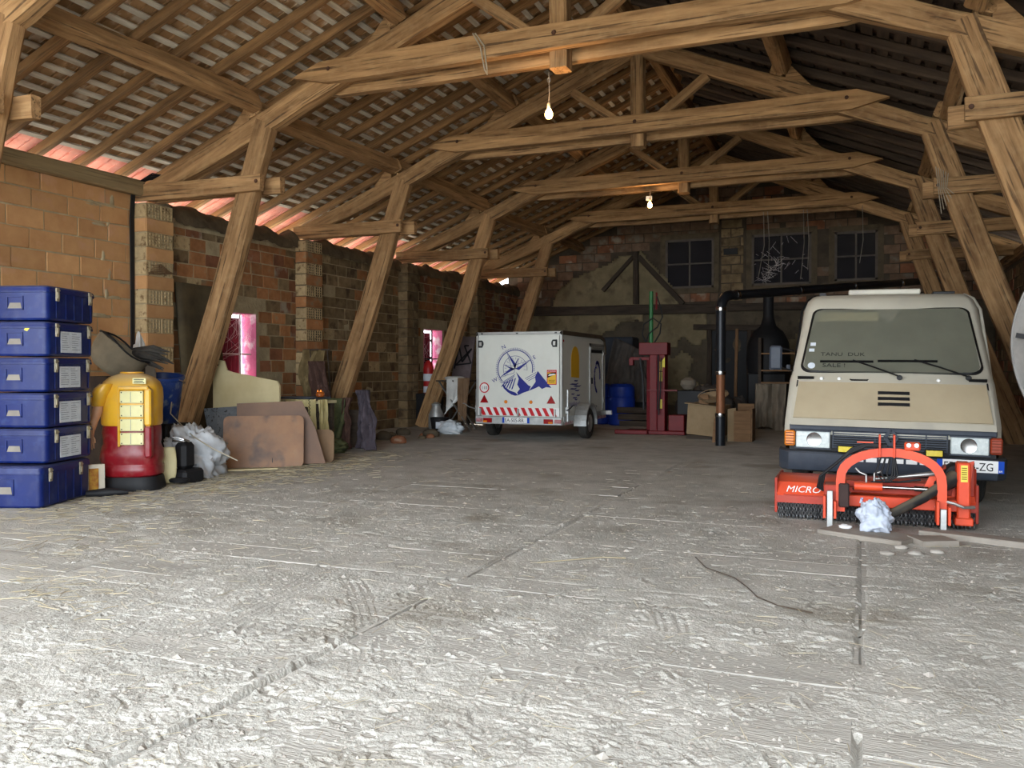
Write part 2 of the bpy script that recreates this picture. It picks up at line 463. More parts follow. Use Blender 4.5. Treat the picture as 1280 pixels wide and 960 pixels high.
def carve(xs, ys, Z):
    dx, dy = xs[1]-xs[0], ys[1]-ys[0]
    for (x, y, L, a, w, d) in gouges:
        w = max(w, dx*.6); m = L/2+4*w
        i0, i1 = np.searchsorted(xs, (x-m, x+m)); j0, j1 = np.searchsorted(ys, (y-m, y+m))
        if i1-i0 < 2 or j1-j0 < 2: continue
        gx, gy = np.meshgrid(xs[i0:i1]-x, ys[j0:j1]-y)
        c, s = math.cos(a), math.sin(a)
        u = gx*c+gy*s; v = -gx*s+gy*c+.25*u*u/L
        e = np.clip((L/2-np.abs(u))/(L*.18), 0, 1)
        Z[j0:j1, i0:i1] += e*d*(-np.exp(-(v/w)**2)+.55*np.exp(-((v-2.1*w)/w)**2)+.3*np.exp(-((v+2.1*w)/w)**2))
    # joints between the boards break through the dust
    for (xa, xb, ya, yb, dz, ci) in planks:
        i0, i1 = np.searchsorted(xs, (xa, xb)); j0, j1 = np.searchsorted(ys, (yb-.05, yb+.06))
        if i1-i0 < 2 or j1-j0 < 1: continue
        gx, gy = np.meshgrid(xs[i0:i1], ys[j0:j1]-(yb+.005)); sd_ = int(yb*37)
        vis = np.clip((vnoise(gx*.8+ci*7.7, gx*0+yb*3.1, 55)-.45)*4, 0, 1)*np.clip(1.2-yb*.07, .35, 1)
        w = max(.004, dy*.5)
        Z[j0:j1, i0:i1] -= vis*.010*np.exp(-((gy+.004*np.sin(gx*9))/w)**2)
    # crusted ridge along the left seam
    gx, gy = np.meshgrid(xs, ys)
    k = np.clip((vnoise(gy*1.0+5, gx*0, 62)-.42)*5, 0, 1)
    Z += .013*k*np.exp(-((gx+2.245+.01*np.sin(gy*5))/.016)**2)
    return Z
def dust_part(xs, ys):
    Xg, Yg = np.meshgrid(xs, ys)
    Z = dust_height(Xg, Yg)+np.clip((Yg-10.8)/1.5, 0, 1)*.008
    npgrid('floor_dust', xs, ys, carve(xs, ys, Z), DUSTF, floor, 'stuff')
dust_part(np.arange(-5.4, 1.72, .010), np.arange(1.6, 4.41, .009))
dust_part(np.arange(WL+.02, -5.39, .06), np.arange(1.6, 4.41, .05))
dust_part(np.arange(1.71, WR, .06), np.arange(1.6, 4.41, .05))
dust_part(np.arange(WL+.02, WR, .022), np.arange(4.40, 8.01, .016))
dust_part(np.arange(WL+.02, WR, .045), np.append(np.arange(8.0, YB, .05), YB))
# straw and clods: nobody could count them
st = MB()
def straw_at(x, y, l, r):
    a = random.uniform(0, 6.28); z = .006+random.random()*.006
    dx, dy = math.cos(a)*l/2, math.sin(a)*l/2; mx = random.uniform(-.2, .2)*l
    st.tube([(x-dx, y-dy, z), (x-dy*mx*2, y+dx*mx*2, z+.004), (x+dx, y+dy, z+random.random()*.01)], r, 3, cap=False)
for i in range(1100):
    y = 1.7+10*random.random()**1.5; x = random.uniform(-.95*y-1, .35*y)
    straw_at(max(x, WL+.1), y, random.uniform(.03, .13), random.uniform(.0007, .0014))
for (cx, cy, sx, sy, n) in ((-6.6, 6.3, .35, .8, 420), (-6.6, 7.7, .4, .7, 420), (-6.5, 8.9, .4, .6, 360), (-6.6, 10.2, .35, .8, 300), (-5.4, 4.6, .6, .5, 160), (-4.2, 3.5, .3, .2, 60)):
    for i in range(n):
        straw_at(random.gauss(cx, sx), random.gauss(cy, sy), random.uniform(.06, .2), random.uniform(.0012, .0024))
tag(st.build('loose_straw', STRAW), 'loose straw strewn over the dusty barn floor', 'straw', kind='stuff')
cl = MB()
for i in range(5200):
    y = 1.7+6*random.random()**1.6; x = random.uniform(-.95*y-.5, .25*y); r = random.uniform(.003, .011)*(1+(random.random() > .97)*1.5)
    z = .003
    vs_ = [(x+r*a*random.uniform(.6, 1.3), y+r*b*random.uniform(.6, 1.3), z+r*c*random.uniform(.4, .8)) for a, b, c in ((1, 0, 0), (-1, 0, 0), (0, 1, 0), (0, -1, 0), (0, 0, 1), (0, 0, -1))]
    cl.add(vs_, [(0, 2, 4), (2, 1, 4), (1, 3, 4), (3, 0, 4), (2, 0, 5), (1, 2, 5), (3, 1, 5), (0, 3, 5)])
tag(cl.build('dirt_clods', CLOD), 'crumbs of dried dirt scattered on the near floor', 'dirt', kind='stuff')

# ------------------------------------------------------------------ walls
def unit_brick(name, L, D, H, m, holes=None):
    if not holes:
        b = MB().box(-L/2, L/2, 0, D, 0, H, .006)
        b.v = [(x+random.uniform(-.004, .004), y+random.uniform(-.003, .003), z+random.uniform(-.003, .003)) for x, y, z in b.v]
        return b.mesh(name, m)
    nx, nz = holes; b = MB().box(-L/2, L/2, .02, D, 0, H)
    t = .012
    xs_ = [-L/2+i*(L/nx) for i in range(nx+1)]; zs_ = [i*(H/nz) for i in range(nz+1)]
    for x in xs_: b.box(x-t/2, x+t/2, 0, .022, 0, H)
    for z in zs_: b.box(-L/2, L/2, 0, .022, z-t/2, z+t/2)
    return b.mesh(name, m)
def brickwork(parent, origin, udir, ndir, sections, camw, limit=300, stuffmat=None):
    """sections: list of dict(u0,u1,z0,z1,len,h,mats,test). bricks lie on the plane; local x = udir, local -y = ndir"""
    U = Vector(udir); Nn = Vector(ndir); O = Vector(origin)
    allb = []
    for S in sections:
        h, Lb = S['h'], S['len']; row = 0; z = S['z0']
        while z < S['z1']-.06:
            hh = min(h*random.uniform(.96, 1.04), S['z1']-z)
            u = S['u0']-(row % 2)*Lb*.5-random.uniform(0, .2)*Lb
            while u < S['u1']:
                l = Lb*random.uniform(*S.get('lv', (.93, 1.05)))
                a, b = max(u, S['u0']), min(u+l, S['u1'])
                if b-a > .06:
                    ok = S['test'](a, b, z, z+hh) if 'test' in S else True
                    if ok and random.random() > S.get('miss', .0):
                        m = random.choices(S['mats'], S.get('wts'))[0]
                        p = O+U*((a+b)/2)+Vector((0, 0, z))
                        sz = (b-a)*hh/((p-camw).length**2)
                        allb.append((sz, p, b-a-S.get('gap', .016), hh-S.get('gap', .016), m, random.uniform(-.006, .012)))
                u += l
            z += hh; row += 1
    allb.sort(key=lambda t: -t[0])
    Mx = Matrix(((U.x, -Nn.x, 0, 0), (U.y, -Nn.y, 0, 0), (0, 0, 1, 0), (0, 0, 0, 1)))
    cache = {}; joined = {}
    for k, (s_, p, l, h, m, off) in enumerate(allb):
        T = Matrix.Translation(p+Nn*(.007+off)+Vector((0, 0, .008))) @ Mx
        if k < limit:
            key = (m.name, random.randrange(3))
            if key not in cache: cache[key] = unit_brick('brick', 1, .06, 1, m)
            # unit mesh scaled; keep bevels honest by building at typical size
            key2 = (m.name, round(l*20), round(h*40), random.randrange(2))
            if key2 not in cache: cache[key2] = unit_brick('brick', round(l*20)/20, .06, round(h*40)/40, m)
            T = T @ Matrix.Diagonal((l/(round(l*20)/20), 1, h/(round(h*40)/40), 1))
            linked('brick', cache[key2], parent, None, M=T)
        else:
            mb = joined.setdefault(m.name, MB())
            t = MB().box(-l/2, l/2, 0, .06, 0, h); t.xf(T); mb.add(t.v, t.f)
    for n_, mb in joined.items():
        o = mb.build('brickwork', MATS[n_], parent); o['kind'] = 'stuff'
CAMW = Vector((0, 0, 1.276))

# left wall : slab pieces round the two windows
def slab(mb, xa, xb, y0, y1, z0, z1, holes):
    hs = sorted(holes); y = y0
    for (a, b, c, d) in hs:
        mb.box(xa, xb, y, a, z0, z1); mb.box(xa, xb, a, b, z0, c); mb.box(xa, xb, a, b, d, z1); y = b
    mb.box(xa, xb, y, y1, z0, z1)
WINL = [(10.72, 11.62, 1.12, 2.21), (17.55, 18.50, 1.12, 2.23)]
wl = MB()
slab(wl, WL-.30, WL, YF-.3, YB+.3, -.3, 3.52, WINL)
wl.box(WL-.3, WL, YF-.3, 9.0, 3.52, 3.72)
wall_left = wl.build('wall_left', MORTAR); tag(wall_left, kind='structure')
def nowin(a, b, z0, z1):
    for (p, q, c, d) in WINL:
        if a < q and b > p and z0 < d+.02 and z1 > c-.02: return False
    return True
def nowin2(a, b, z0, z1):
    for (p, q, c, d) in WINL:
        if a < q and b > p and z0 < d+.18 and z1 > c-.02: return False
    return True
O_L = (WL, 0, 0)
secs = [dict(u0=4.2, u1=9.02, z0=0, z1=3.72, len=.5, h=.249, mats=[B_ORANGE]),
        dict(u0=9.7, u1=12.72, z0=0, z1=3.4, len=.37, h=.205, lv=(.75, 1.1), mats=[B_WARM, B_RED, B_DUST, B_PALE], wts=(6, 1.6, 2.4, .4), test=nowin2, miss=.03),
        dict(u0=13.4, u1=16.42, z0=0, z1=3.45, len=.4, h=.205, lv=(.75, 1.1), mats=[B_DUST, B_WARM, B_PALE], wts=(8, 1.2, .5), test=nowin2, miss=.03),
        dict(u0=17.05, u1=20.1, z0=0, z1=3.5, len=.4, h=.205, lv=(.75, 1.1), mats=[B_DUST, B_WARM, B_RED], wts=(4, 3, 2), test=nowin2, miss=.03),
        dict(u0=20.75, u1=YB, z0=0, z1=3.5, len=.34, h=.16, lv=(.75, 1.1), mats=[B_RED, B_WARM, B_PALE], wts=(6, 2, .8), test=nowin, miss=.03)]
brickwork(wall_left, O_L, (0, 1, 0), (1, 0, 0), secs, CAMW, 300)
# smear of mortar and rubble on the wall top between the piers
for k, (a, b) in enumerate(((9.7, 12.75), (13.4, 16.45), (17.0, 20.1), (20.7, YB))):
    mb = MB()
    def fn(u, v, a=a, b=b):
        y = a+(b-a)*u; an = v*math.pi
        hh = .30+.10*n1(u*9, 3+k, 3)*2
        return (WL-.14+math.cos(an)*.22*(1+.5*n1(u*20, v*5, 9)), y, 3.44+math.sin(an)*hh*.95+.10*n1(u*16, v*4+k, 5))
    mb.grid(fn, 46, 8); mb.build('wall_coping', MORT_D, wall_left, smooth=60)
for k in range(16):
    y, z = random.uniform(7.9, 8.9), random.uniform(1.6, 3.6)
    if k < 5: y = 8.55+random.uniform(-.1, .1); z = 3.4-k*.28
    z = round(z/.249)*.249-random.uniform(.0, .04); L_ = random.uniform(.08, .3)
    bundle('mortar_smear', (WL+.006, y, z), (.012, L_ if k >= 5 else .035, .028 if k >= 5 else .10), MORTAR, wall_left, .45, 2.6, 300+k, 24, 12)
# brick piers under the truss feet
perf = unit_brick('pier_brick', .23, .10, .185, B_PALE, (4, 4))
perf2 = unit_brick('pier_brick', .19, .10, .185, B_PALE, (3, 4))
for k, ty in enumerate(TY[1:]):
    y0, y1 = ty-.25, ty+.27; D = .24
    pier = MB().box(WL-.02, WL+D-.012, y0+.012, y1-.012, 0, 3.6).build('trim_%d' % (k+1), MORTAR if k == 0 else MORT_D); tag(pier, kind='structure')
    z = .0; r = 0
    mainm = [B_ORANGE, B_WARM, B_DUST, B_DUST][k]; palem = [B_PALE, B_PALE, B_DUST, B_DUST][k]
    while z < 3.55:
        h = .2
        if r % 2 == 0:
            me = MB().box(-.25, .25, 0, .08, 0, .185, .006).mesh('pier_brick', mainm)
            linked('brick', me, pier, None, M=Matrix.Translation((WL+D+random.uniform(-.008, .008), (y0+y1)/2, z)) @ Matrix(((0, -1, 0, 0), (1, 0, 0, 0), (0, 0, 1, 0), (0, 0, 0, 1))))
            me = MB().box(0, .23, 0, .06, 0, .185, .006).mesh('pier_brick', palem if r % 4 else mainm)
            linked('brick', me, pier, (WL+.005, y0-.002, z))
        else:
            for q, me in ((0, perf), (1, perf2)):
                if k > 1: me = MB().box(-.12, .12, 0, .08, 0, .185, .008).mesh('pier_brick', palem)
                linked('brick', me, pier, None, M=Matrix.Translation((WL+D+random.uniform(-.008, .012), y0+.13+q*.25, z)) @ Matrix(((0, -1, 0, 0), (1, 0, 0, 0), (0, 0, 1, 0), (0, 0, 0, 1))))
            me = MB().box(0, .22, 0, .06, 0, .18, .006).mesh('pier_brick', palem)
            linked('brick', me, pier, (WL+.01, y0-.004, z))
        z += h; r += 1

# window niches in the left wall
def niche(n, a, b, c, d, label_n):
    w = thing('window_%d' % n, None, None, (WL, a, c), world_=True, kind='structure')
    t = .012
    MB().box(WL-.3, WL+.004, a, a+t, c, d).box(WL-.3, WL+.004, b-t, b, c, d).box(WL-.3, WL+.004, a, b, d-t, d).box(WL-.3, WL+.004, a, b, c, c+t).build('reveal', PINK, w)
    sh = thing('shutter', None, None); sh.parent = w
    x = WL-.285; ya = a+.02; n_ = 4; wd = (b-.10-ya)/n_
    for i in range(n_):
        MB().box(x, x+.02, ya+i*wd, ya+(i+1)*wd-.006, c+.03, d-.07, .003).build('shutter_board', SHUT, w)
    MB().box(x+.02, x+.045, ya, b-.10, c+.42, c+.47).box(x+.02, x+.045, ya, b-.1, d-.28, d-.22).build('shutter_rail', SHUT, w)
    bpy.data.objects.remove(sh)
    web = MB()
    for i in range(26):
        y1_, z1_ = random.uniform(a, b), random.choice((c+.4, d-.02, random.uniform(c+.3, d)))
        y2_, z2_ = random.choice((a+.01, b-.02, random.uniform(a, b))), random.uniform(c+.2, d-.03)
        web.tube([(WL-.06-random.random()*.1, y1_, z1_), (WL-.1, (y1_+y2_)/2, (z1_+z2_)/2-.03), (WL-.06-random.random()*.1, y2_, z2_)], .0022, 3, cap=False)
    o = web.build('cobweb', WEB, w); o['kind'] = 'stuff'
    MB().box(WL-.13, WL-.10, a, b, c+.40, c+.425).box(WL-.13, WL-.10, a+.62, a+.64, c, d).build('window_bar', WEB if n == 1 else W_DARK, w)
niche(1, *WINL[0], 'near'); niche(2, *WINL[1], 'far')

# back wall with rubble below, brickwork above and three windows
WB = [(-5.00, -3.68, 3.50, 4.84), (-2.69, -1.19, 3.50, 4.85), (-.63, .39, 3.54, 4.80)]
wb = MB()
hs = sorted(WB); xk = WL-.3
for (a, b, c, d) in hs:
    wb.box(xk, a, YB, YB+.3, -.3, 4.2); wb.box(a, b, YB, YB+.3, -.3, c)
    wb.box(a, b, YB, YB+.3, d, 5.15); wb.box(xk, a, YB, YB+.3, 4.2, 5.15) if xk > -9 else None
    xk = b
wb.box(xk, WR+.3, YB, YB+.3, -.3, 4.2)
wb.prism([(WL-.3, 4.2), (WL-.3, zr(6.52)+.42), (-6.2, zr(3.0)+.42), (-5.0, 5.15), (-5.0, 4.2)], YB, YB+.3)
wb.prism([(.39, 4.2), (.39, 5.15), (-.6, zr(2.6)+.42), (-.2, zr(3.)+.42), (WR+.3, zr(6.52)+.42), (WR+.3, 4.2)], YB, YB+.3)
wb.prism([(-6.2, zr(3.)+.42), (X0, zr(0)+.42), (-.2, zr(3.)+.42), (.39, 5.15), (-5., 5.15)], YB, YB+.3)
wall_back = wb.build('wall_back', mat('mortar_back', (62, 53, 43), (90, 78, 64), scale=4, bump=.5)); tag(wall_back, kind='structure')  # darker mortar than the other walls, sets off the bricks
def patch(x, z):   # where the old render still covers the bricks
    top = np.interp(x, [-8.35, -8.2, -7.7, -7.3, -6.7, -6.1, -5.7, -5.3, -4.9, -4.6], [3.0, 3.5, 3.85, 3.98, 4.25, 4.45, 4.5, 4.1, 3.6, 3.0])+.16*n1(x*3, 4, 8)
    return z < top
def tb(a, b, z0, z1):
    for (p, q, c, d) in WB:
        if a < q-.03 and b > p+.03 and z0 < d-.03 and z1 > c+.03: return False
    x = (a+b)/2
    if z1 > zr(abs(x-X0))+.25: return False
    if patch(x, z0+.05): return False
    return True
brickwork(wall_back, (0, YB, 0), (1, 0, 0), (0, -1, 0), [
    dict(u0=WL, u1=-3.56, z0=3.12, z1=6.5, len=.52, h=.245, gap=.02, mats=[B_BACK, B_RED], wts=(5, 1), test=tb),
    dict(u0=-3.50, u1=-2.90, z0=3.12, z1=5.4, len=.60, h=.245, gap=.02, lv=(1, 1), mats=[B_DUST], test=lambda a, b, c, d: True),
    dict(u0=-3.56, u1=-2.84, z0=5.4, z1=6.5, len=.5, h=.245, mats=[B_BACK], test=tb),
    dict(u0=-2.84, u1=WR, z0=2.95, z1=6.5, len=.52, h=.245, gap=.02, mats=[B_BACK, B_RED], wts=(3, 1), test=tb)], CAMW, 300)
def rough(name, x0, x1, z0, z1, m, parent, amp, freq, mask=None, off=.02, n=.09, seed=3):
    nx = int((x1-x0)/n); nz = int((z1-z0)/n)
    gx, gz = np.meshgrid(np.linspace(x0, x1, nx+1), np.linspace(z0, z1, nz+1))
    f = fbm(gx*freq, gz*freq, 4, seed)*amp*2+np.abs(fbm(gx*freq*1.3+9, gz*freq*1.6, 2, seed+5))*amp*1.2
    V = [(float(gx[j, i]), YB-off-float(f[j, i]), float(gz[j, i])) for j in range(nz+1) for i in range(nx+1)]
    F = []
    for j in range(nz):
        for i in range(nx):
            if mask is None or mask(float(gx[j, i]), float(gz[j, i])): F.append((j*(nx+1)+i, j*(nx+1)+i+1, (j+1)*(nx+1)+i+1, (j+1)*(nx+1)+i))
    return MB().add(V, F).build(name, m, parent, smooth=50, solid=.04)
rough('rubble_masonry', WL, WR, 0, 2.98, STONEW, wall_back, .07, 2.6)
rough('old_render', -8.5, -4.5, 3.05, 4.65, RENDER, wall_back, .035, 2.4, mask=patch, off=.05, n=.06)
rough('old_render', -9.0, -5.6, 1.7, 2.85, RENDER, wall_back, .035, 2.4, mask=lambda x, z: z > 2.0+.9*n1(x*1.5, 1, 3) and n1(x*1.2, z*1.4, 6) > -.12, off=.1, n=.06)
rough('old_render', -5.4, -3.85, .3, 2.8, RENDER, wall_back, .035, 2.4, mask=lambda x, z: n1(x*1.1+3, z*.9, 16) > -.10, off=.09, n=.07, seed=8)
rough('old_render', -2.9, 1.8, 1.4, 2.8, RENDER, wall_back, .03, 2.4, mask=lambda x, z: n1(x*1.1+9, z*1.2, 26) > .0, off=.09, n=.07, seed=9)
GLASSD = mat('dusty_dark_glass', (30, 30, 36), (46, 44, 50), rough=.6, alpha=.85, spec=.05)
FRM = mat('grey_frame', (88, 80, 74), (112, 102, 92), scale=6)
for k, (a, b, c, d) in enumerate(WB):
    w = thing('window_%d' % (k+3), None, None, (a, YB, c), world_=True, kind='structure')
    MB().box(a, a+.06, YB-.03, YB+.1, c, d).box(b-.06, b, YB-.03, YB+.1, c, d).box(a, b, YB-.03, YB+.1, d-.06, d).box(a, b, YB-.03, YB+.1, c, c+.06).build('window_frame', FRM, w)
    MB().box((a+b)/2-.022, (a+b)/2+.022, YB, YB+.05, c, d).box(a, b, YB, YB+.05, (c+d)/2-.02, (c+d)/2+.02).build('glazing_bar', FRM, w)
    for (p, q) in ((a+.06, (a+b)/2-.02), ((a+b)/2+.02, b-.06)):
        for (r_, s_) in ((c+.06, (c+d)/2-.02), ((c+d)/2+.02, d-.06)):
            MB().box(p, q, YB+.02, YB+.028, r_, s_).build('pane', GLASSD, w)
    MB().box(a-.14, b+.14, YB-.05, YB+.02, d, d+.14).box(a-.14, a, YB-.04, YB+.02, c-.1, d).box(b, b+.14, YB-.04, YB+.02, c-.1, d).box(a-.14, b+.14, YB-.06, YB+.02, c-.14, c).build('window_sill', MORT_D, w)
    if k == 1:
        web = MB()
        for i in range(90):
            if i < 66:
                x = random.gauss(-2.15, .16); z = random.gauss(3.9, .12)+(x+2.15)*1.2
            else:
                x = random.uniform(a+.1, b-.1); z = random.uniform(c+.1, d-.05)
            x2 = x+random.uniform(-.22, .22); z2 = z+random.uniform(-.15, .22)
            web.tube([(x, YB-.02, z), (x2, YB-.03, z2)], .003, 3, cap=False)
        o = web.build('cobweb', WEB, w); o['kind'] = 'stuff'
# dim room behind the wall so that the panes look into something
tag(MB().box(WL, WR, YB+3.2, YB+3.4, -.3, 7).box(WL, WR, YB+.3, YB+3.2, 6.9, 7.0).box(WL-.1, WL, YB+.3, YB+3.4, -.3, 7).box(WR, WR+.1, YB+.3, YB+3.4, -.3, 7).build('wall_beyond', MORT_D), kind='structure')
# timber rail and braces set in the back wall
o = thing('wall_framing', 'dark old timber rail with post and two braces on the back wall', 'timber', (-5.8, YB-.08, 3.0), world_=True)
beam('rail', (-8.85, YB-.12, 2.98), (-3.45, YB-.12, 2.90), .16, .26, W_DARK, o)
beam('rail', (-3.30, YB-.12, 2.92), (2.2, YB-.12, 2.92), .16, .2, W_DARK, o)
beam('post', (-5.80, YB-.14, 3.1), (-5.80, YB-.14, 4.55), .14, .2, W_DARK, o)
beam('brace', (-5.86, YB-.13, 4.42), (-6.75, YB-.13, 3.5), .12, .11, W_DARK, o)
beam('brace', (-5.72, YB-.13, 4.42), (-4.5, YB-.13, 3.06), .12, .14, W_DARK, o)
MB().box(-3.42, -3.05, YB-.07, YB, 4.36, 4.52).build('air_brick', BLACK, wall_back)
# door opening at the back
dr = thing('door_1', None, None, (-3.2, YB-.1, 0), world_=True, kind='structure')
beam('door_post', (-3.78, YB-.12, 0), (-3.78, YB-.12, 2.35), .12, .14, W_DARK, dr)
beam('door_post', (-2.72, YB-.12, 0), (-2.72, YB-.12, 2.35), .12, .14, W_DARK, dr)
beam('lintel', (-4.2, YB-.13, 2.44), (-2.4, YB-.13, 2.38), .18, .16, W_DARK, dr)
MB().box(-3.74, -2.76, YB-.1, YB-.06, 0, 2.32).build('door_leaf', BLACK, dr)
# right and front walls
wr = MB().box(WR, WR+.3, YF-.3, YB+.3, -.3, 3.55).build('wall_right', MORT_D); tag(wr, kind='structure')
brickwork(wr, (WR, 0, 0), (0, 1, 0), (-1, 0, 0), [dict(u0=13, u1=YB, z0=0, z1=3.5, len=.5, h=.249, mats=[B_RED, B_DUST])], CAMW, 300)
DOOR = (WL+.3, WR-.2, 5.2)
wf = MB()
wf.box(WL-.3, DOOR[0], YF-.3, YF, -.3, 4.1).box(DOOR[1], WR+.3, YF-.3, YF, -.3, 4.1)

wf.prism([(X0-3.4, 5.2), (X0, 6.75), (X0+3.4, 5.2)], YF-.3, YF)
tag(wf.build('wall_front', MORTAR), kind='structure')

# ------------------------------------------------------------------ roof
def S(side, d, y, n=0.):
    """point on the roof: d = horizontal distance from the ridge, n = height above the rafter-top plane"""
    sx = -1 if side < 0 else 1
    return Vector((X0+sx*(d+n*SA), y, zr(d)+n*CA))
NP = CH*CA            # underside of the common rafters
NR = NP+.11           # their top
# outer sheet keeps the sky out above the tiles
cm = MB()
for sd in (-1, 1):
    for (n_, dmax) in ((NR+.13, 7.3),):
        dm = -n_*SA
        a, b = S(sd, dm, YF-.4, n_), S(sd, dmax, YF-.4, n_); c, d = S(sd, dmax, YB+.4, n_), S(sd, dm, YB+.4, n_)
        up = Vector((0, 0, .03))
        cm.add([a, b, c, d, a+up, b+up, c+up, d+up], [(0, 1, 2, 3), (7, 6, 5, 4), (0, 4, 5, 1), (1, 5, 6, 2), (2, 6, 7, 3), (3, 7, 4, 0)])
ceiling = cm.build('ceiling', TERRA); tag(ceiling, kind='structure')
BAYS = [-1.78, 1.9]+TY+[YB]
def slope_frame(sd):
    sx = -1 if sd < 0 else 1
    return Vector((sx*CA, 0, -SA)), Vector((sx*SA, 0, CA))      # down-slope, normal
raft_me = [beam_mb(7.35/CA, .115, .12, .008, .2, .8).mesh('common_rafter', W_RAFT) for _ in range(5)]
raft_r = [beam_mb(7.35/CA, .115, .12, .008, .2, .8).mesh('common_rafter', W_RBRD) for _ in range(3)]  # right rafters darkened in colour, standing in for that slope's shade
for sd in (-1, 1):
    v, nn = slope_frame(sd)
    for bi in range(0 if False else 1, len(BAYS)-1):
        for k in range(6):
            y = BAYS[bi]+(BAYS[bi+1]-BAYS[bi])*(k+.55)/6+random.uniform(-.05, .05)
            p = S(sd, .02, y, NP+.055); q = S(sd, 7.2, y+random.uniform(-.06, .06), NP+.055)
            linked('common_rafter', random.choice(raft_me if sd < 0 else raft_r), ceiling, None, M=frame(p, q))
# battens: one piece per bay and course
G = .205
batt_me = {}
nb = 0
rest = MB(); rest_r = MB()
raft_r = [beam_mb(7.35/CA, .115, .12, .008, .2, .8).mesh('common_rafter', W_RBRD) for _ in range(3)]
for sd in (-1, 1):
    v, nn = slope_frame(sd)
    for bi in range(0 if False else 1, len(BAYS)-1):
        L = BAYS[bi+1]-BAYS[bi]
        for r_ in range(int(7.1/CA/G)+1):
            s_ = .08+r_*G; d = s_*CA
            if d > (6.2 if sd < 0 else 7.15): continue
            p = S(sd, d, BAYS[bi], NR+.013)
            vis = (sd < 0 and bi >= 2) or (sd > 0 and bi in (3, 4) and d < 5.2)
            if vis and nb < 298:
                key = (round(L, 2), random.randrange(3), sd)
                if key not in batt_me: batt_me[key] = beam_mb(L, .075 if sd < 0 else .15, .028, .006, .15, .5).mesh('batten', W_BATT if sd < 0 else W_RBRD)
                linked('batten', batt_me[key], ceiling, None, M=frame(p, p+Vector((0, L, 0)), up=nn)); nb += 1
            else:
                wb2 = .036 if sd < 0 else .075; t = MB().box(0, L, -wb2, wb2, -.013, .013); t.xf(frame(p, p+Vector((0, L, 0)), up=nn)); (rest if sd < 0 else rest_r).add(t.v, t.f)
o = rest.build('battens_beyond', W_BATT, ceiling); o['kind'] = 'stuff'
o = rest_r.build('battens_beyond', W_RBRD, ceiling); o['kind'] = 'stuff'
# clay tiles
def tile_mb():
    t = MB()
    t.add([(0, 0, .03), (.296, 0, .03), (.296, .262, .012), (0, .262, .012), (0, 0, .046), (.296, 0, .046), (.296, .262, .028), (0, .262, .028)],
          [(3, 2, 1, 0), (4, 5, 6, 7), (0, 1, 5, 4), (1, 2, 6, 5), (2, 3, 7, 6), (3, 0, 4, 7)])
    t.box(.0, .02, .02, .25, .0, .03); t.box(.14, .155, .03, .24, .008, .028)
    return t
tile_me = [tile_mb().mesh('roof_tile', TERRA) for _ in range(1)]
tl = []
for sd in (-1, 1):
    v, nn = slope_frame(sd)
    for r_ in range(int(7.35/CA/G)+1):
        d = (.02+r_*G)*CA
        y = 1.6
        while y < YB:
            jy = random.uniform(-.004, .004); tilt = random.uniform(-.012, .012)
            p = S(sd, d, y, NR+.027+random.uniform(0, .006))
            # local x along Y, local y down the slope
            X_ = Vector((0, 1, 0)); Y_ = v.copy(); Z_ = nn.copy()
            if tilt: Y_ = (Y_+Z_*tilt).normalized(); Z_ = Z_-Y_*Z_.dot(Y_)
            M = Matrix(((X_.x, Y_.x, Z_.x, p.x), (X_.y, Y_.y, Z_.y, p.y+jy), (X_.z, Y_.z, Z_.z, p.z), (0, 0, 0, 1)))
            ok = sd < 0 and y > 5.2
            tl.append(((0 if ok else 100)+(p-CAMW).length, M, sd)); y += .30
tl.sort(key=lambda t: t[0])
rest = {0: [], 1: []}
base = np.array(tile_mb().v); bf = tile_mb().f; nvb = len(base)
def field(src, name):
    m = src.copy(); m.name = name; nt = m.node_tree
    hs = [n for n in nt.nodes if n.type == 'HUE_SAT'][0]; geo = nt.nodes.new('ShaderNodeNewGeometry')
    mr = [l.from_node for l in nt.links if l.to_node == hs and l.to_socket.name == 'Value'][0]
    nt.links.new(geo.outputs['Random Per Island'], mr.inputs[0])
    return m
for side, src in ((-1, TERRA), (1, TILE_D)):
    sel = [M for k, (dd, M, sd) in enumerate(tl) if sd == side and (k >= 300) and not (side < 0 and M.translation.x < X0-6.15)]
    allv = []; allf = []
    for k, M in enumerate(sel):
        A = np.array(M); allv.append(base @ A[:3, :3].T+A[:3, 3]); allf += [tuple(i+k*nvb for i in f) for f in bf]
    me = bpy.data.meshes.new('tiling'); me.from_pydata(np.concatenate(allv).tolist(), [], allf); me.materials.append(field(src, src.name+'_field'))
    o = bpy.data.objects.new('tiling', me); COL.objects.link(o); o.parent = ceiling; o['kind'] = 'stuff'
for k, (dd, M, sd) in enumerate(tl[:300]): linked('roof_tile', tile_me[0], ceiling, None, M=M)
EAVT = mat('eaves_tile_pink', (222, 138, 122), (238, 178, 164), scale=6, rnd=.1)  # pink clay, with light reflected off the outer wall put into the colour
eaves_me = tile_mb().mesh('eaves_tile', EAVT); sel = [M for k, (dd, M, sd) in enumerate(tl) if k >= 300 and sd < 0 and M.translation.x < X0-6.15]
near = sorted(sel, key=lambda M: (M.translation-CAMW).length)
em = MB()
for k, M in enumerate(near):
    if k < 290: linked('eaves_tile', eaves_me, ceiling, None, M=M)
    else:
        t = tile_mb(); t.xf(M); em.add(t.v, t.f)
o = em.build('eaves_tiling', EAVT, ceiling); o['kind'] = 'stuff'

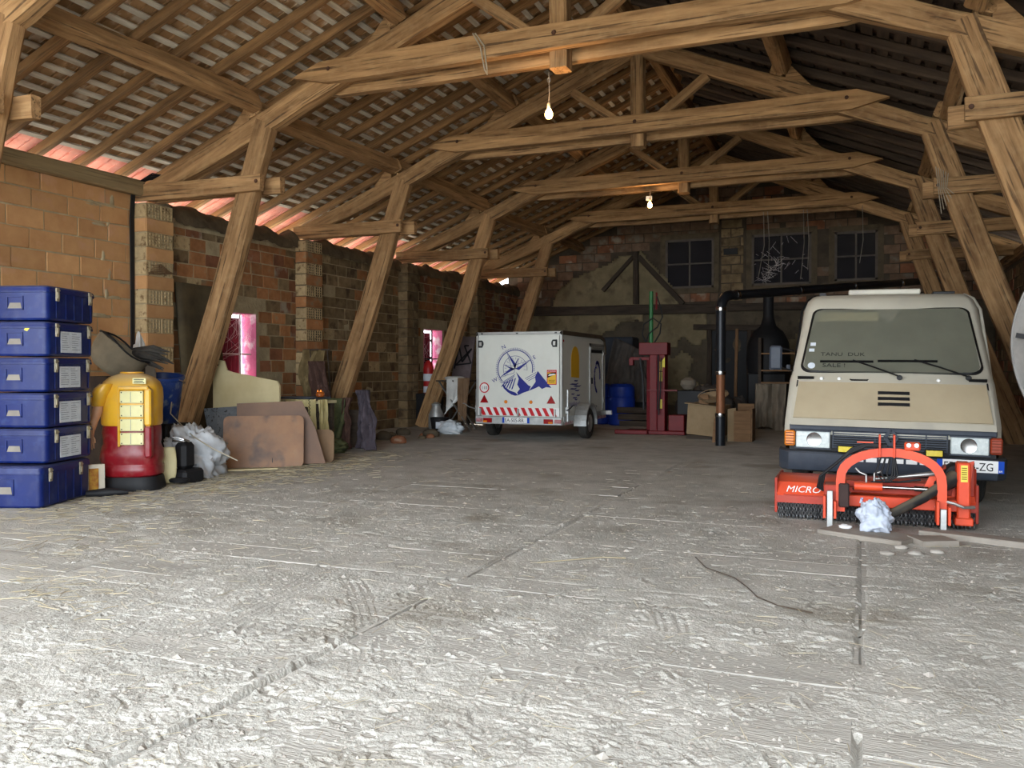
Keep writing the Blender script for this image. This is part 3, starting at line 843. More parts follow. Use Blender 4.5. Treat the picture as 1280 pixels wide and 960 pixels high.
# ------------------------------------------------------------------ trusses
BOLT = mat('rusty_bolt', (60, 40, 30), (90, 60, 44), rough=.7)
def make_truss():
    t = thing('roof_truss', 'x', 'roof truss', (X0, 0, 0))
    def B(name, p, q, w, h, y=0., **k): return beam(name, (p[0], y, p[1]), (q[0], y, q[1]), w, h, W_BEAM, t, **k)
    for s in (-1, 1):
        B('principal_rafter', (s*6.16, zr(6.16)-.12), (s*-.05, zr(0)-.13), .20, .26, jit=.03)
        B('strut', (s*5.70, 0), (s*4.06, zr(4.06)-.10), .20, .36, taper=.86, jit=.018)
        for y in (-.14, .14):
            B('tie_beam', (s*6.3, 3.76), (s*(4.1 if y < 0 else 3.98), 3.74), .08 if y < 0 else .10, .22, y=y)
        B('king_brace', (s*.16, 5.02), (s*1.05, zr(1.05)-.26), .10, .13)
        MB().lathe([(.02, -.20), (.028, -.185), (.0, -.18)], (s*4.15, 0, 3.75), 8, 'y').build('bolt', BOLT, t)
        MB().lathe([(.02, -.23), (.028, -.22), (.0, -.21)], (s*3.0, 0, 5.05), 8, 'y').build('bolt', BOLT, t)
        for d in (4.2, 2.05):        # cleats that hold the purlins
            z = zr(d)
            MB().prism([(s*(d+.13), zr(d+.13)-.02), (s*(d+.48), zr(d+.48)-.02), (s*(d+.13), zr(d+.13)+.24)], -.09, .09).build('cleat', W_BEAM, t)
    for y in (-.16, .16):
        h = .27 if y < 0 else .22; L = 3.55
        zc = 5.02 if y < 0 else 4.93
        me = MB(); n = 14; vs_ = []
        for i in range(n+1):
            x = -L+2*L*i/n
            e = 1 if 0 < i < n else .12
            sag = .03*math.sin(i*.9)
            for (dy, dz) in ((-.055, -h/2*1), (.055, -h/2*1), (.055, h/2*e), (-.055, h/2*e)):
                xx = x
                if i in (0, n): xx = x*(.90 if dz > 0 else 1.)
                if i in (0, n) and dz < 0: dz = h*.1 - (.0); 
                vs_.append((xx, y+dy, zc+dz+sag*.3+(-.05 if i in (0, n) else 0)))
        # rebuilt below with clean pointed ends
        me.prism([(-L, zc-.02), (-L+.42, zc+h/2), (-1.2, zc+h/2+.01), (1.0, zc+h/2-.005), (L-.42, zc+h/2), (L, zc-.02), (L-.5, zc-h/2), (1.1, zc-h/2+.012), (-1.3, zc-h/2-.01), (-L+.5, zc-h/2)], y-.055, y+.055)
        me.build('collar_beam', W_BEAM, t)
    B('king_post', (0, 4.70), (0, zr(0)), .20, .24, jit=.006)
    MB().lathe([(.02, -.24), (.03, -.225), (.0, -.22)], (0, 0, 5.05), 8, 'y').build('bolt', BOLT, t)
    return t
tr = make_truss()
tlab = ['nearest timber roof truss, only its left rafter and strut at the photo\'s upper left edge',
        'big warm-lit timber roof truss in front of the first hanging bulb',
        'second full timber roof truss, just behind the first hanging bulb',
        'third full timber roof truss, in front of the second bulb',
        'farthest timber roof truss, crossing the back wall windows']
TR = []
for i, y in enumerate(TY):
    o = tr if i == 0 else copy_tree(tr)
    o.location = (X0, y, 0); o['label'] = tlab[i]; o['group'] = 'timber roof trusses'; TR.append(o)
# purlins, one length per bay
names = {(-1, 4.2): 'lower left', (-1, 2.05): 'upper left', (1, 4.2): 'lower right', (1, 2.05): 'upper right'}
bn = {1: 'before the nearest truss', 2: 'between the nearest and the bulb truss', 3: 'behind the first bulb truss', 4: 'between the second and third full trusses', 5: 'between the third and farthest trusses', 6: 'from the farthest truss to the back wall'}
for (sd, d), nm in names.items():
    for bi in range(0 if False else 1, len(BAYS)-1):
        n_ = CH*CA/2
        y0, y1 = BAYS[bi], BAYS[bi+1]
        off = .09 if bi % 2 else -.05
        a = S(sd, d+off*.4, y0-.10, n_); b = S(sd, d+off*.4, y1-.105, n_)
        v, nn = slope_frame(sd)
        o = beam('purlin', a, b, .20, CH*CA*.98, W_BEAM, None, up=nn, jit=.02)
        tag(o, '%s squared timber purlin %s' % (nm, bn[bi]), 'purlin', 'roof purlins')
o = beam('ridge_beam', (X0, 1.9, zr(0)+.12), (X0, YB, zr(0)+.12), .16, .24, W_BEAM); tag(o, 'long timber ridge beam under the roof peak', 'beam')
o = beam('wall_plate', (WL-.02, 1.0, 3.81), (WL-.02, 9.1, 3.81), .30, .20, mat('plate_wood', (124, 106, 76), (160, 140, 104), scale=2, stretch=(.4, 3, 3), bump=.3, lines=.4), None, jit=.006)
tag(o, 'grey-brown wall plate lying on the orange block wall', 'beam')
o = beam('wall_plate', (WR, 8.0, 3.66), (WR, YB-.1, 3.66), .26, .18, W_BEAM, None); tag(o, 'wall plate along the top of the right wall', 'beam')

# ================================================================== objects
TXT = mat('ink_black', (18, 18, 20))
def wheel(parent, c, r, w, side, hub=STEEL, rim=.58):
    """axle along x; side=+1: the outer face looks to +x"""
    x0, x1 = c[0]-w/2, c[0]+w/2
    prof = [(r*rim, -w/2), (r*.86, -w/2), (r*.96, -w*.42), (r, -w*.3), (r, w*.3), (r*.96, w*.42), (r*.86, w/2), (r*rim, w/2)]
    ty = MB().lathe(prof, c, 36, 'x', cap=False)
    for i in range(4):
        for sgn in (0,):
            xx = -w*.24+i*w*.16
            ty.lathe([(r-.001, xx), (r+.004, xx+.003), (r+.004, xx+w*.10), (r-.001, xx+w*.103)], c, 36, 'x', cap=False)
    t = ty.build('tyre', RUBBER, parent, smooth=35)
    h = MB().lathe([(r*rim, -w/2*.9), (r*rim, w/2*.9*1), (r*rim*.92, side*w*.42), (r*rim*.8, side*w*.25), (r*.25, side*w*.30), (r*.2, side*w*.44), (.001, side*w*.45)] if side > 0 else
                   [(r*rim, w/2*.9), (r*rim, -w/2*.9), (r*rim*.92, -w*.42), (r*rim*.8, -w*.25), (r*.25, -w*.30), (r*.2, -w*.44), (.001, -w*.45)], c, 28, 'x', cap=False)
    h.lathe([(r*rim*.9, -side*w*.3), (.001, -side*w*.31)], c, 24, 'x', cap=False)
    h.build('rim', hub, parent, smooth=35)
    return t

# ---------------------------------------------------------------- blue cases
BLUE = mat('blue_plastic', (3, 21, 76), (5, 31, 100), rough=.42, scale=2, dust=.22, dustcol=(120, 122, 128), spec=.35, spots=(20, 42, 100), spotscale=14)
LATCH = mat('latch_metal', (150, 140, 118), (190, 182, 160), rough=.5, metal=.5, scale=20)
LBL = mat('paper_label', (196, 204, 214), (220, 226, 232), scale=20)
GREYP = mat('print_grey', (120, 128, 140), scale=60)
YEL = mat('yellow_sticker', (214, 196, 70), (230, 214, 110), scale=12)
SUNK = mat('recess_dust', (118, 112, 104), (142, 136, 126))
def blue_case(L, D, H, lab, yellow=None):
    """local: corner towards the camera at (0,0); long side runs +y (looks to +x), short side runs -x (looks to -y)"""
    t = thing('storage_case', 'x', 'case', (0, 0, 0))
    r = .055; hl = H*.80
    def rr(e, n=5):
        P = []
        for (cx, cy, a0) in ((-r+e, r-e, -90), (-r+e, L-r+e, 0), (-D+r-e, L-r+e, 90), (-D+r-e, r-e, 180)):
            for k in range(n+1):
                a = R(a0+90*k/n); P.append((cx+r*math.cos(a), cy+r*math.sin(a)))
        return P
    def ring(z, e): return [(x, y, z) for x, y in rr(e)]
    zs = [(0.012, -.012), (.03, 0), (hl, .004), (hl+.002, .014), (H-.05, .014), (H-.045, .012), (H-.02, .008), (H-.004, -.01)]
    mb = MB(); n = 24; vs_ = []
    for z, e in zs: vs_ += ring(z, e)
    fs = [(i*n+k, i*n+(k+1) % n, (i+1)*n+(k+1) % n, (i+1)*n+k) for i in range(len(zs)-1) for k in range(n)]
    fs += [tuple(range(n))[::-1], tuple((len(zs)-1)*n+k for k in range(n))]
    mb.add(vs_, fs); mb.build('shell', BLUE, t, smooth=30)
    # vertical ribs on the long side
    for y in (.12, .27, .40, .54, .68): MB().box(.0, .008, y, y+.014, .03, hl-.004, .003).build('rib', BLUE, t)
    # framed pocket handle on the short side
    cx = -D*.5
    hd = MB().box(cx-.08, cx+.08, -.012, .004, hl*.40, hl*.40+.012).box(cx-.08, cx+.08, -.012, .004, hl*.83, hl*.83+.012).box(cx-.08, cx-.068, -.012, .004, hl*.40, hl*.84).box(cx+.068, cx+.08, -.012, .004, hl*.40, hl*.84)
    hd.build('handle_pocket', BLUE, t)
    MB().add([(cx-.068, -.0015, hl*.84), (cx+.068, -.0015, hl*.84), (cx+.068, -.0015, hl*.62), (cx-.068, -.0015, hl*.62)], [(0, 1, 2, 3)]).build('pocket_back', BLACK, t)
    MB().add([(cx-.05, -.0015, hl*.66), (cx+.05, -.0015, hl*.66), (cx+.068, -.012, hl*.43), (cx-.068, -.012, hl*.43)], [(0, 1, 2, 3)]).build('pocket_floor', SUNK, t)
    for y in (.10, .63):
        la = MB().box(.010, .026, y, y+.045, hl-.075, hl+.05, .004).box(.022, .034, y+.008, y+.037, hl-.05, hl+.01, .003)
        la.box(.016, .03, y-.006, y+.051, hl+.02, hl+.034)
        la.build('latch', LATCH, t)
    if lab:
        MB().box(.009, .0115, .19, .53, .045, .245).build('label', LBL, t)
        pr_ = MB()
        for i in range(8):
            z = .225-i*.021
            for (a, b) in ((.21, .34), (.37, .51)):
                pr_.box(.0115, .0118, a, a+(b-a)*random.uniform(.5, 1), z-.0045, z)
        pr_.build('print', GREYP, t)
    if yellow:
        x, z = yellow
        MB().prism([(x, z), (x+.03, z-.012), (x+.075, z+.04), (x+.04, z+.06)], -.006, -.001).build('yellow_sticker', YEL, t)
    return t
caselab = ['topmost blue plastic case of the stack, without a paper label, small yellow sticker',
           'second blue plastic case from the top, paper label and yellow sticker',
           'third blue plastic case from the top with a paper label',
           'fourth blue plastic case from the top with a paper label',
           'fifth blue plastic case from the top, whiter label with a latch beside it']
cz = .40
for i in range(5):
    k = 4-i
    o = blue_case(.76, .62, .332, k != 0, {0: (-.53, .2), 1: (-.22, .25)}.get(k))
    o.location = (-6.93+random.uniform(-.006, .006)+(.008*i), 5.60+random.uniform(-.006, .006), cz+i*.33)
    o.rotation_euler = (0, 0, R(-1.5+random.uniform(-.6, .6)+20))
    o['label'] = caselab[k]; o['group'] = 'stack of blue cases'
o = blue_case(.86, .66, .395, False)
o.location = (-6.90, 5.52, .0); o.rotation_euler = (0, 0, R(21)); tag(o, 'wider scuffed blue case at the bottom of the stack on the floor', 'case', 'stack of blue cases')

# ---------------------------------------------------------------- torso shaped display stand
SHIRT = mat('shirt_yellow', (214, 158, 30), (236, 182, 52), rough=.35, scale=3, dust=.75, dustcol=(190, 168, 130), spec=.5)
TROUS = mat('trousers_red', (118, 14, 26), (150, 22, 34), rough=.35, scale=3, dust=.7, dustcol=(160, 120, 110), spec=.5)
SKINP = mat('plastic_skin', (196, 146, 112), (212, 164, 128), rough=.5, dust=.4)
PALEY = mat('pale_yellow_panel', (220, 212, 150), (232, 226, 176), rough=.6, dust=.3)
ts = thing('display_stand', 'headless torso-shaped plastic display stand, yellow shirt over red trousers', 'display stand', (0, 0, 0))
def superell(z, rx, ry, n=36, p=3.0, wav=0.):
    out = []
    for k in range(n):
        a = 2*math.pi*k/n; c, s = math.cos(a), math.sin(a)
        q = (abs(c)**p+abs(s)**p)**(-1/p)*(1+wav*math.sin(9*a+z*40)*.5)
        out.append((c*q*rx, s*q*ry, z))
    return out
def loft(rings, caps=True):
    n = len(rings[0]); vs_ = [v for r_ in rings for v in r_]
    fs = [(i*n+k, i*n+(k+1) % n, (i+1)*n+(k+1) % n, (i+1)*n+k) for i in range(len(rings)-1) for k in range(n)]
    if caps: fs += [tuple(range(n))[::-1], tuple((len(rings)-1)*n+k for k in range(n))]
    return MB().add(vs_, fs)
loft([superell(z, rx, ry) for z, rx, ry in ((0, .40, .30), (.02, .41, .31), (.13, .385, .29), (.15, .37, .28))]).build('base', BLACK, ts, smooth=40)
loft([superell(z, rx*.95, ry, wav=w) for z, rx, ry, w in ((.15, .37, .27, 0), (.17, .40, .295, 0), (.25, .405, .30, 0), (.275, .385, .28, 0), (.29, .385, .28, .01), (.34, .41, .30, .02), (.42, .40, .295, .03), (.47, .38, .28, .03), (.50, .365, .27, .02), (.54, .37, .275, .02), (.62, .375, .28, .02), (.68, .37, .275, 0), (.70, .36, .27, 0))]).build('trousers', TROUS, ts, smooth=50)
loft([superell(z, rx*.95, ry) for z, rx, ry in ((.70, .375, .28), (.72, .39, .29), (.85, .39, .29), (1.0, .40, .295), (1.1, .395, .285), (1.17, .36, .25), (1.22, .29, .2), (1.25, .19, .14), (1.262, .14, .11))]).build('shirt', SHIRT, ts, smooth=50)
MB().lathe([(.13, 1.255), (.15, 1.265), (.15, 1.275), (.12, 1.28)], (0, 0, 0), 24).build('collar', SHIRT, ts, smooth=40)
# frame standing proud with the four stacked panels in it
fr = MB()
fr.box(-.07, -.04, -.325, -.24, .48, 1.10, .01); fr.box(.27, .36, -.325, -.2, .70, 1.10, .02); fr.box(-.07, .33, -.325, -.24, 1.08, 1.13, .015)
fr.build('frame', SHIRT, ts, smooth=30)
MB().box(.27, .36, -.325, -.2, .36, .70, .02).build('frame', TROUS, ts, smooth=30)
for i in range(4):
    z0 = .50+i*.148
    sh = MB().box(-.04, .26, -.318, -.25, z0, z0+.130, .008).build('panel', PALEY, ts)
    bl = MB()
    for (x, z) in ((-.015, z0+.018), (.235, z0+.018), (-.015, z0+.115), (.235, z0+.115)):
        bl.lathe([(.008, -.322), (.007, -.318)], (x, 0, z), 8, 'y')
    bl.build('screw', BLACK, sh)
    MB().box(.10, .105, -.3215, -.318, z0+.01, z0+.122).build('joint', GREYP, sh)
MB().box(.12, .29, -.295, -.285, 1.15, 1.21).build('label', PALEY, ts)
for i, (a, b) in enumerate(((.135, .265), (.14, .255), (.135, .27))):
    MB().box(a, b, -.2975, -.2955, 1.193-i*.018, 1.201-i*.018).build('print', BLACK, ts)
# bent left arm in a short sleeve with an open hand
loft([[(x*math.cos(.1)-.40, y-.03, z+x*.1) for x, y, z in superell(0, r_, r_*1.05, 20, 2.2)] if False else [(-.40+ox+math.cos(a)*r_, -.16+math.sin(a)*r_*1.05, zz) for a in [2*math.pi*k/20 for k in range(20)]] for zz, r_, ox in ((.91, .070, -.01), (.925, .085, -.01), (.97, .092, 0), (1.03, .105, .02), (1.10, .11, .06), (1.15, .08, .10))]).build('sleeve', SHIRT, ts, smooth=50).location = (.07, -.10, 0)
arm = MB().tube([(-.40, -.16, .96), (-.41, -.18, .86), (-.44, -.21, .76), (-.46, -.23, .66), (-.465, -.24, .61)], [.062, .062, .052, .038, .034], 14)
hand = loft([[(-.468+math.cos(a)*rx, -.245+math.sin(a)*ry, z) for a in [2*math.pi*k/14 for k in range(14)]] for z, rx, ry in ((.625, .032, .028), (.59, .042, .026), (.55, .048, .024), (.525, .046, .02))])
arm.add(hand.v, hand.f)
for k, (dx, l) in enumerate(((-.036, .062), (-.013, .075), (.011, .07), (.034, .055))):
    arm.tube([(-.468+dx, -.245, .54), (-.468+dx*1.15, -.252, .54-l*.55), (-.468+dx*1.2, -.248, .525-l)], [.0125, .011, .008], 8)
arm.tube([(-.43, -.255, .585), (-.408, -.27, .56), (-.40, -.275, .53)], [.014, .012, .009], 8)
arm.build('arm', SKINP, ts, smooth=60).location = (.07, -.10, 0)
ts.location = (-7.20, 6.86, 0); ts.rotation_euler = (0, 0, R(26)); ts.scale = (.79, .82, .98)

# ---------------------------------------------------------------- things round the stand
TARPG = mat('grey_tub', (120, 110, 92), (150, 140, 118), rough=.8, scale=4, bump=.2)
WHITEC = mat('white_cloth', (186, 186, 180), (216, 216, 212), rough=.8, scale=4, bump=.2)
o = bundle('cloth_heap', (-8.2, 7.95, .0), (.20, .2, 1.0), WHITEC, None, .2, 2.5, 3); tag(o, 'white sheet draped under the grey tub beside the brick pier', 'sheet')
tb_ = thing('tub', 'dusty grey tub tipped over between blue cases and brick pier', 'tub', (0, 0, 0))
mb = MB().lathe([(.0, .0), (.16, .01), (.25, .07), (.30, .20), (.315, .34), (.325, .35), (.30, .34), (.28, .2), (.22, .09), (.001, .03)], (0, 0, 0), 30, cap=False)
mb.build('shell', TARPG, tb_, smooth=50)
MB().tube([(.315*math.cos(a), .315*math.sin(a), .352+.02*math.sin(3*a)) for a in [2*math.pi*k/24 for k in range(24)]], .012, 6, closed=True).build('rim', BLACK, tb_, smooth=60)
tb_.location = (-8.02, 7.25, 1.26); tb_.rotation_euler = (R(-22), R(32), 0)
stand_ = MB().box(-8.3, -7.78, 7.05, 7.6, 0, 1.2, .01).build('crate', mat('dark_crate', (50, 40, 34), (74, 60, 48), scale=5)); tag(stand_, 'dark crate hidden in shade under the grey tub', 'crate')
ragc = mat('black_rag', (44, 42, 40), (80, 76, 70), scale=6, bump=.3)
rg = MB()
for i in range(9):
    a = random.uniform(-.12, .14)
    rg.tube([(-7.86+i*.01, 7.5, 1.50-i*.012), (-7.70, 7.55+a, 1.50-i*.016+a*.3), (-7.52+random.uniform(-.05, .08), 7.62+a, 1.46-i*.024+a*.2)], [.03, .035, .006], 7)
rg.box(-7.92, -7.74, 7.48, 7.6, 1.20, 1.44, .03)
tag(rg.build('work_gloves', ragc, None, smooth=50), 'bunch of black rags and gloves lying by the grey tub', 'rags')
bk = thing('bucket', 'tall blue plastic bucket tipped behind the yellow and red stand', 'bucket', (0, 0, 0))
BB = mat('blue_bucket', (24, 50, 110), (36, 66, 134), rough=.4, dust=.4, dustcol=(110, 116, 120), spots=(120, 130, 140), spotscale=10)
MB().lathe([(.001, 0), (.17, 0), (.18, .01), (.245, .55), (.262, .555), (.262, .59), (.24, .59), (.235, .56), (.17, .03), (.001, .02)], (0, 0, 0), 32, cap=False).build('body', BB, bk, smooth=40)
MB().tube([(.262*math.cos(a), .262*math.sin(a), .57-.10*abs(math.sin(a))) for a in [math.pi*k/14 for k in range(15)]], .006, 6).build('handle', STEEL, bk)
bk.location = (-8.06, 8.15, .62); bk.rotation_euler = (R(6), R(7), 0)
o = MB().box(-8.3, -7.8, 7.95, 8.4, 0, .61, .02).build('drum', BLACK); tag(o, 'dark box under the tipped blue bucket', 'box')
# black machine parts and pale plastic
o = thing('black_machine', 'black plastic machine parts on the floor beside the red trousers', 'machine part', (-6.97, 7.35, 0), world_=True)
MB().box(-7.14, -6.90, 7.3, 7.62, .0, .16, .03).build('foot', BLACK, o, smooth=30)
MB().box(-7.12, -6.96, 7.35, 7.55, .16, .46, .04).build('housing', BLACK, o, smooth=30)
MB().tube([(-7.12, 7.35, .48), (-7.04, 7.28, .53), (-6.95, 7.33, .50), (-6.98, 7.45, .47)], .014, 8, closed=True).build('bar', CHROME, o)
MB().lathe([(.03, 0), (.11, .01), (.12, .04), (.10, .06), (.03, .065)], (-7.00, 7.32, .02), 20).build('knob', BLACK, o, smooth=40)
PALEC = mat('cream_plastic', (196, 184, 136), (214, 204, 160), rough=.6, dust=.3)
o = sheet('plastic_sheet', lambda u, v: (-7.16+.14*u+.04*math.sin(v*3), 7.12+.14*u, .02+.40*v), 10, 16, PALEC, None, .008, .05, 5, 3, (-.2, -1, .1)); tag(o, 'cream plastic sheet standing against the side of the red base', 'plastic sheet')
WHT = mat('white_tarp', (176, 180, 184), (214, 218, 222), rough=.55, scale=3, bump=.3, bscale=10, dust=.2)
o = bundle('tarpaulin', (-7.32, 7.92, .0), (.30, .36, .40), WHT, None, .42, 2.4, 11, 64, 40); tag(o, 'crumpled white tarpaulin heaped on the floor by the timber strut', 'tarpaulin')
cord = MB().tube([(-7.85, 8.1, .95), (-7.78, 8.0, .74), (-7.55, 7.9, .64), (-7.15, 7.7, .5), (-6.9, 7.75, .36), (-6.68, 7.9, .22)], .008, 6)
tag(cord.build('cord', mat('cord', (150, 140, 120), (180, 170, 150)), smooth=60), 'thin cord trailing over the white tarpaulin', 'cord')
# book/box with picture leaning at the foot of the blue cases
o = thing('picture_box', 'small open box with red and gold print leaning on the blue cases', 'box', (-7.13, 6.45, 0), world_=True)
MB().obox((-7.28, 6.32, .16), (-7.16, 6.46, .16), .03, .30, up=(.1, 0, 1)).build('sleeve', mat('card', (196, 186, 166), (210, 200, 182)), o)
MB().obox((-7.25, 6.345, .16), (-7.19, 6.41, .16), .036, .22, up=(.1, 0, 1)).build('print', mat('card_print', (120, 40, 24), (190, 150, 60), scale=14), o)
o = MB().tube([(-7.18, 6.25, .03), (-7.02, 6.36, .035), (-6.88, 6.50, .03)], [.03, .05, .02], 8).build('shoe', BLACK, None, smooth=60); tag(o, 'flat black strap on the floor at the foot of the cases', 'strap')

# boards leaning by the first strut
WBRD = mat('pale_board', (186, 172, 130), (206, 194, 154), scale=2, rough=.6, bump=.05, dust=.2)
brd = thing('board', 'pale cut-out board with a stepped top edge leaning behind brown panels', 'board', (-8.0, 9.5, .7), world_=True)
MB().prism([(-8.46, .73), (-7.32, .82), (-7.32, 1.06), (-7.36, 1.12), (-8.12, 1.24), (-8.22, 1.27), (-8.27, 1.40), (-8.46, 1.42)], 9.50, 9.53).build('panel', WBRD, brd)
MB().box(-8.42, -8.36, 9.492, 9.50, 1.33, 1.35).box(-8.42, -8.41, 9.492, 9.5, 1.33, 1.37).build('notch', BLACK, brd)
MB().box(-7.72, -7.6, 9.492, 9.50, .795, .82).build('label', LBL, brd)
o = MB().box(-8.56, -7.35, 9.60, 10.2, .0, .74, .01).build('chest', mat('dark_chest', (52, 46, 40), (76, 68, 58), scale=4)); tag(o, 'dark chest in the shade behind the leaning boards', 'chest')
GRYF = mat('grey_foam', (92, 98, 104), (120, 126, 130), scale=8, spots=(60, 60, 60), spotscale=26)
o = MB().prism([(-8.52, .73), (-7.5, .80), (-7.5, .05), (-8.36, .05)], 9.38, 9.42).build('foam_panel', GRYF); tag(o, 'grey speckled foam panel between white tarpaulin and brown board', 'panel')
BRB = mat('brown_veneer', (108, 70, 36), (156, 108, 62), scale=2, stretch=(1, 1, 1), rough=.4, spots=(86, 56, 34), spotscale=3, dust=.35, dustcol=(140, 118, 90))
def rpoly(x0, z0, x1, z1, r, n=5, skew=0.):
    P = []
    for cx, cz_, a0 in ((x1-r, z0+r, -90), (x1-r, z1-r, 0), (x0+r, z1-r, 90), (x0+r, z0+r, 180)):
        for k in range(n+1):
            a = R(a0+90*k/n); x = cx+r*math.cos(a); z = cz_+r*math.sin(a); P.append((x+skew*(z-z0), z))
    return P
b = thing('veneer_panel', 'large brown veneered panel with rounded corners leaning in front', 'panel', (0, 0, 0))
MB().prism(rpoly(0, 0, 1.02, .68, .07), 0, .025).build('panel', BRB, b)
MB().box(.62, .63, -.003, 0, .06, .12).build('slot', BLACK, b)
b.location = (-7.62, 8.72, 0); b.rotation_euler = (R(-11), 0, R(33))
b = thing('veneer_panel', 'darker brown board standing just behind the large veneered panel', 'panel', (0, 0, 0))
MB().prism([(0, .02), (1.16, .02), (1.02, .5), (.84, .86), (0, .83)], 0, .02).build('panel', mat('brown_veneer_dark', (88, 58, 34), (122, 84, 52), scale=2, rough=.45), b)
b.location = (-7.62, 8.98, 0); b.rotation_euler = (R(-6), 0, R(30))
o = MB().prism(rpoly(0, 0, .36, .46, .08), 0, .03)
o = o.build('chair_back', mat('brown_shell', (104, 78, 50), (132, 102, 70), rough=.6)); o.location = (-6.96, 9.62, 0); o.rotation_euler = (R(-8), 0, R(28)); tag(o, 'small brown rounded panel at the foot of the cream cloth', 'panel')
o = MB().obox((-7.35, 8.4, .02), (-6.85, 8.85, .02), .09, .02).build('lath', WBRD); tag(o, 'pale lath lying on the straw before the brown panel', 'lath')

# table with a cream cloth
tb2 = thing('table', 'table draped with a cream cloth below the pink window', 'table', (-7.4, 10.6, 0), world_=True)
CRM = mat('cream_cloth', (176, 162, 108), (204, 192, 144), scale=4, bump=.2)
MB().box(-8.2, -7.24, 10.3, 10.75, .78, .82).build('tabletop', WBRD, tb2)
for (x, y) in ((-8.12, 10.38), (-7.3, 10.38), (-8.12, 10.7), (-7.3, 10.7)): MB().box(x-.03, x+.03, y-.03, y+.03, 0, .78).build('leg', W_DARK, tb2)
o = sheet('tablecloth', lambda u, v: (-7.78+.52*u+.05*(1-v)*u, 10.25-.10*(1-v), .845-.72*(1-v)), 40, 24, CRM, None, .004, .06, 9, 5); tag(o, 'cream cloth hanging over the front of the table', 'tablecloth')
o = sheet('cloth', lambda u, v: (-7.23+.06*(1-v), 10.26+.2*u, .84-.74*(1-v)), 30, 24, CRM, None, .004, .05, 8, 9, (1, 0, 0)); tag(o, 'cream cloth hanging over the right end of the table', 'tablecloth')
o = MB().box(-8.0, -7.3, 10.32, 10.7, .842, .875, .01).build('tray', mat('slate_tray', (58, 64, 74), (84, 90, 100), rough=.4)); tag(o, 'flat slate-grey tray on the cloth-covered table', 'tray')
o = thing('lantern', 'small glowing amber lantern at the right end of the table', 'lantern', (-7.18, 10.5, .88), world_=True)
AMB = emit('amber_glow', (226, 120, 40), .5)
MB().lathe([(.05, 0), (.065, .02), (.06, .06), (.045, .075)], (-7.30, 10.42, .878), 14).build('bowl', mat('amber_glass', (130, 66, 24), (170, 90, 34), rough=.3), o, smooth=40)
for dx, dy in ((-.02, -.03), (.02, -.02), (0, .02)): MB().lathe([(.006, 0), (.011, .02), (.001, .045)], (-7.30+dx, 10.42+dy, .935), 8).build('flame', AMB, o, smooth=60)
cs = MB().tube([(-7.26, 10.34, .87), (-7.26, 10.12, .86)]+[(-7.26+(.014 if i % 2 else -.014), 10.10, .84-i*.024) for i in range(24)], .006, 5)
tag(cs.build('coiled_cable', BLACK), 'black zigzag cable hanging down the cream cloth', 'cable')
# dark sheet against wall by first pier, barrel
o = sheet('mattress', lambda u, v: (WL+.36-.22*v, 9.62+.85*u, .0+2.55*v), 8, 20, mat('dark_sheet', (54, 46, 34), (104, 90, 62), scale=1.3, bump=.2), None, .05, .05, 2, 7, (1, 0, 0)); tag(o, 'tall dark brown mattress leaning on the wall behind the strut', 'mattress')
# coats hung by the second strut and clothes slumped below
BRC = mat('brown_coat', (110, 94, 62), (146, 126, 88), scale=5, bump=.25)
RDC = mat('maroon_coat', (78, 56, 50), (106, 80, 70), scale=5, bump=.25)
GRC = mat('green_coat', (76, 84, 56), (106, 112, 78), scale=5, bump=.25)
PUC = mat('purple_grey_coat', (70, 64, 72), (96, 88, 96), scale=5, bump=.25)
YB2 = 12.35
o = sheet('coat', lambda u, v: (-9.02+.50*u*(1.1-.25*v)+.05*math.sin(v*6), YB2+.10*u-.12*math.sin(v*3.1), .02+1.60*v), 50, 44, BRC, None, .006, .30, 7, 21); tag(o, 'olive-brown coat hanging beside the second strut', 'coat', )
o = sheet('coat', lambda u, v: (-8.72+.34*u*(1.3-.5*v), YB2-.24+.06*u, .0+1.42*v), 44, 40, RDC, None, .006, .26, 7, 29); tag(o, 'maroon-brown coat hanging partly behind the second strut', 'coat')
MB_ = MB().tube([(-8.99, YB2, 1.62), (-8.5, YB2+.08, 1.62)], .014, 8); MB_.tube([(-8.88, YB2+.25, 0), (-8.88, YB2+.02, 1.62)], .014, 8).tube([(-8.55, YB2+.25, 0), (-8.55, YB2+.07, 1.62)], .014, 8)
tag(MB_.build('clothes_rail', W_DARK), 'clothes rail carrying two brown coats by the wall', 'rail')
o = sheet('jacket', lambda u, v: (-7.84+.36*u-.02*v, 11.35-.30*(1-v)+.05*u, .06+.76*v), 36, 30, GRC, None, .008, .26, 6, 33); tag(o, 'dark green jacket slumped on the floor against the wall', 'jacket')
o = sheet('jacket', lambda u, v: (-7.60+.16*u*(1.3-.6*v), 11.5-.16*(1-v), .03+.80*v), 30, 34, RDC, None, .006, .24, 7, 35); tag(o, 'brown jacket between the green and the purple-grey one', 'jacket')
o = sheet('jacket', lambda u, v: (-7.42+.42*u*(1.25-.85*v), 11.65-.22*(1-v), .03+.92*v), 36, 30, PUC, None, .008, .22, 7, 37); tag(o, 'purple-grey jacket draped to a point by the brick wall', 'jacket')
o = bundle('jacket', (-7.55, 11.0, 0), (.30, .24, .13), GRC, None, .35, 2.6, 41); tag(o, 'crumpled green jacket lying flat on the floor', 'jacket')
rk = MB().box(-7.95, -7.25, 11.78, 11.84, 0, .62); tag(rk.build('low_rack', W_DARK), 'dark low board holding up the slumped jackets', 'board')
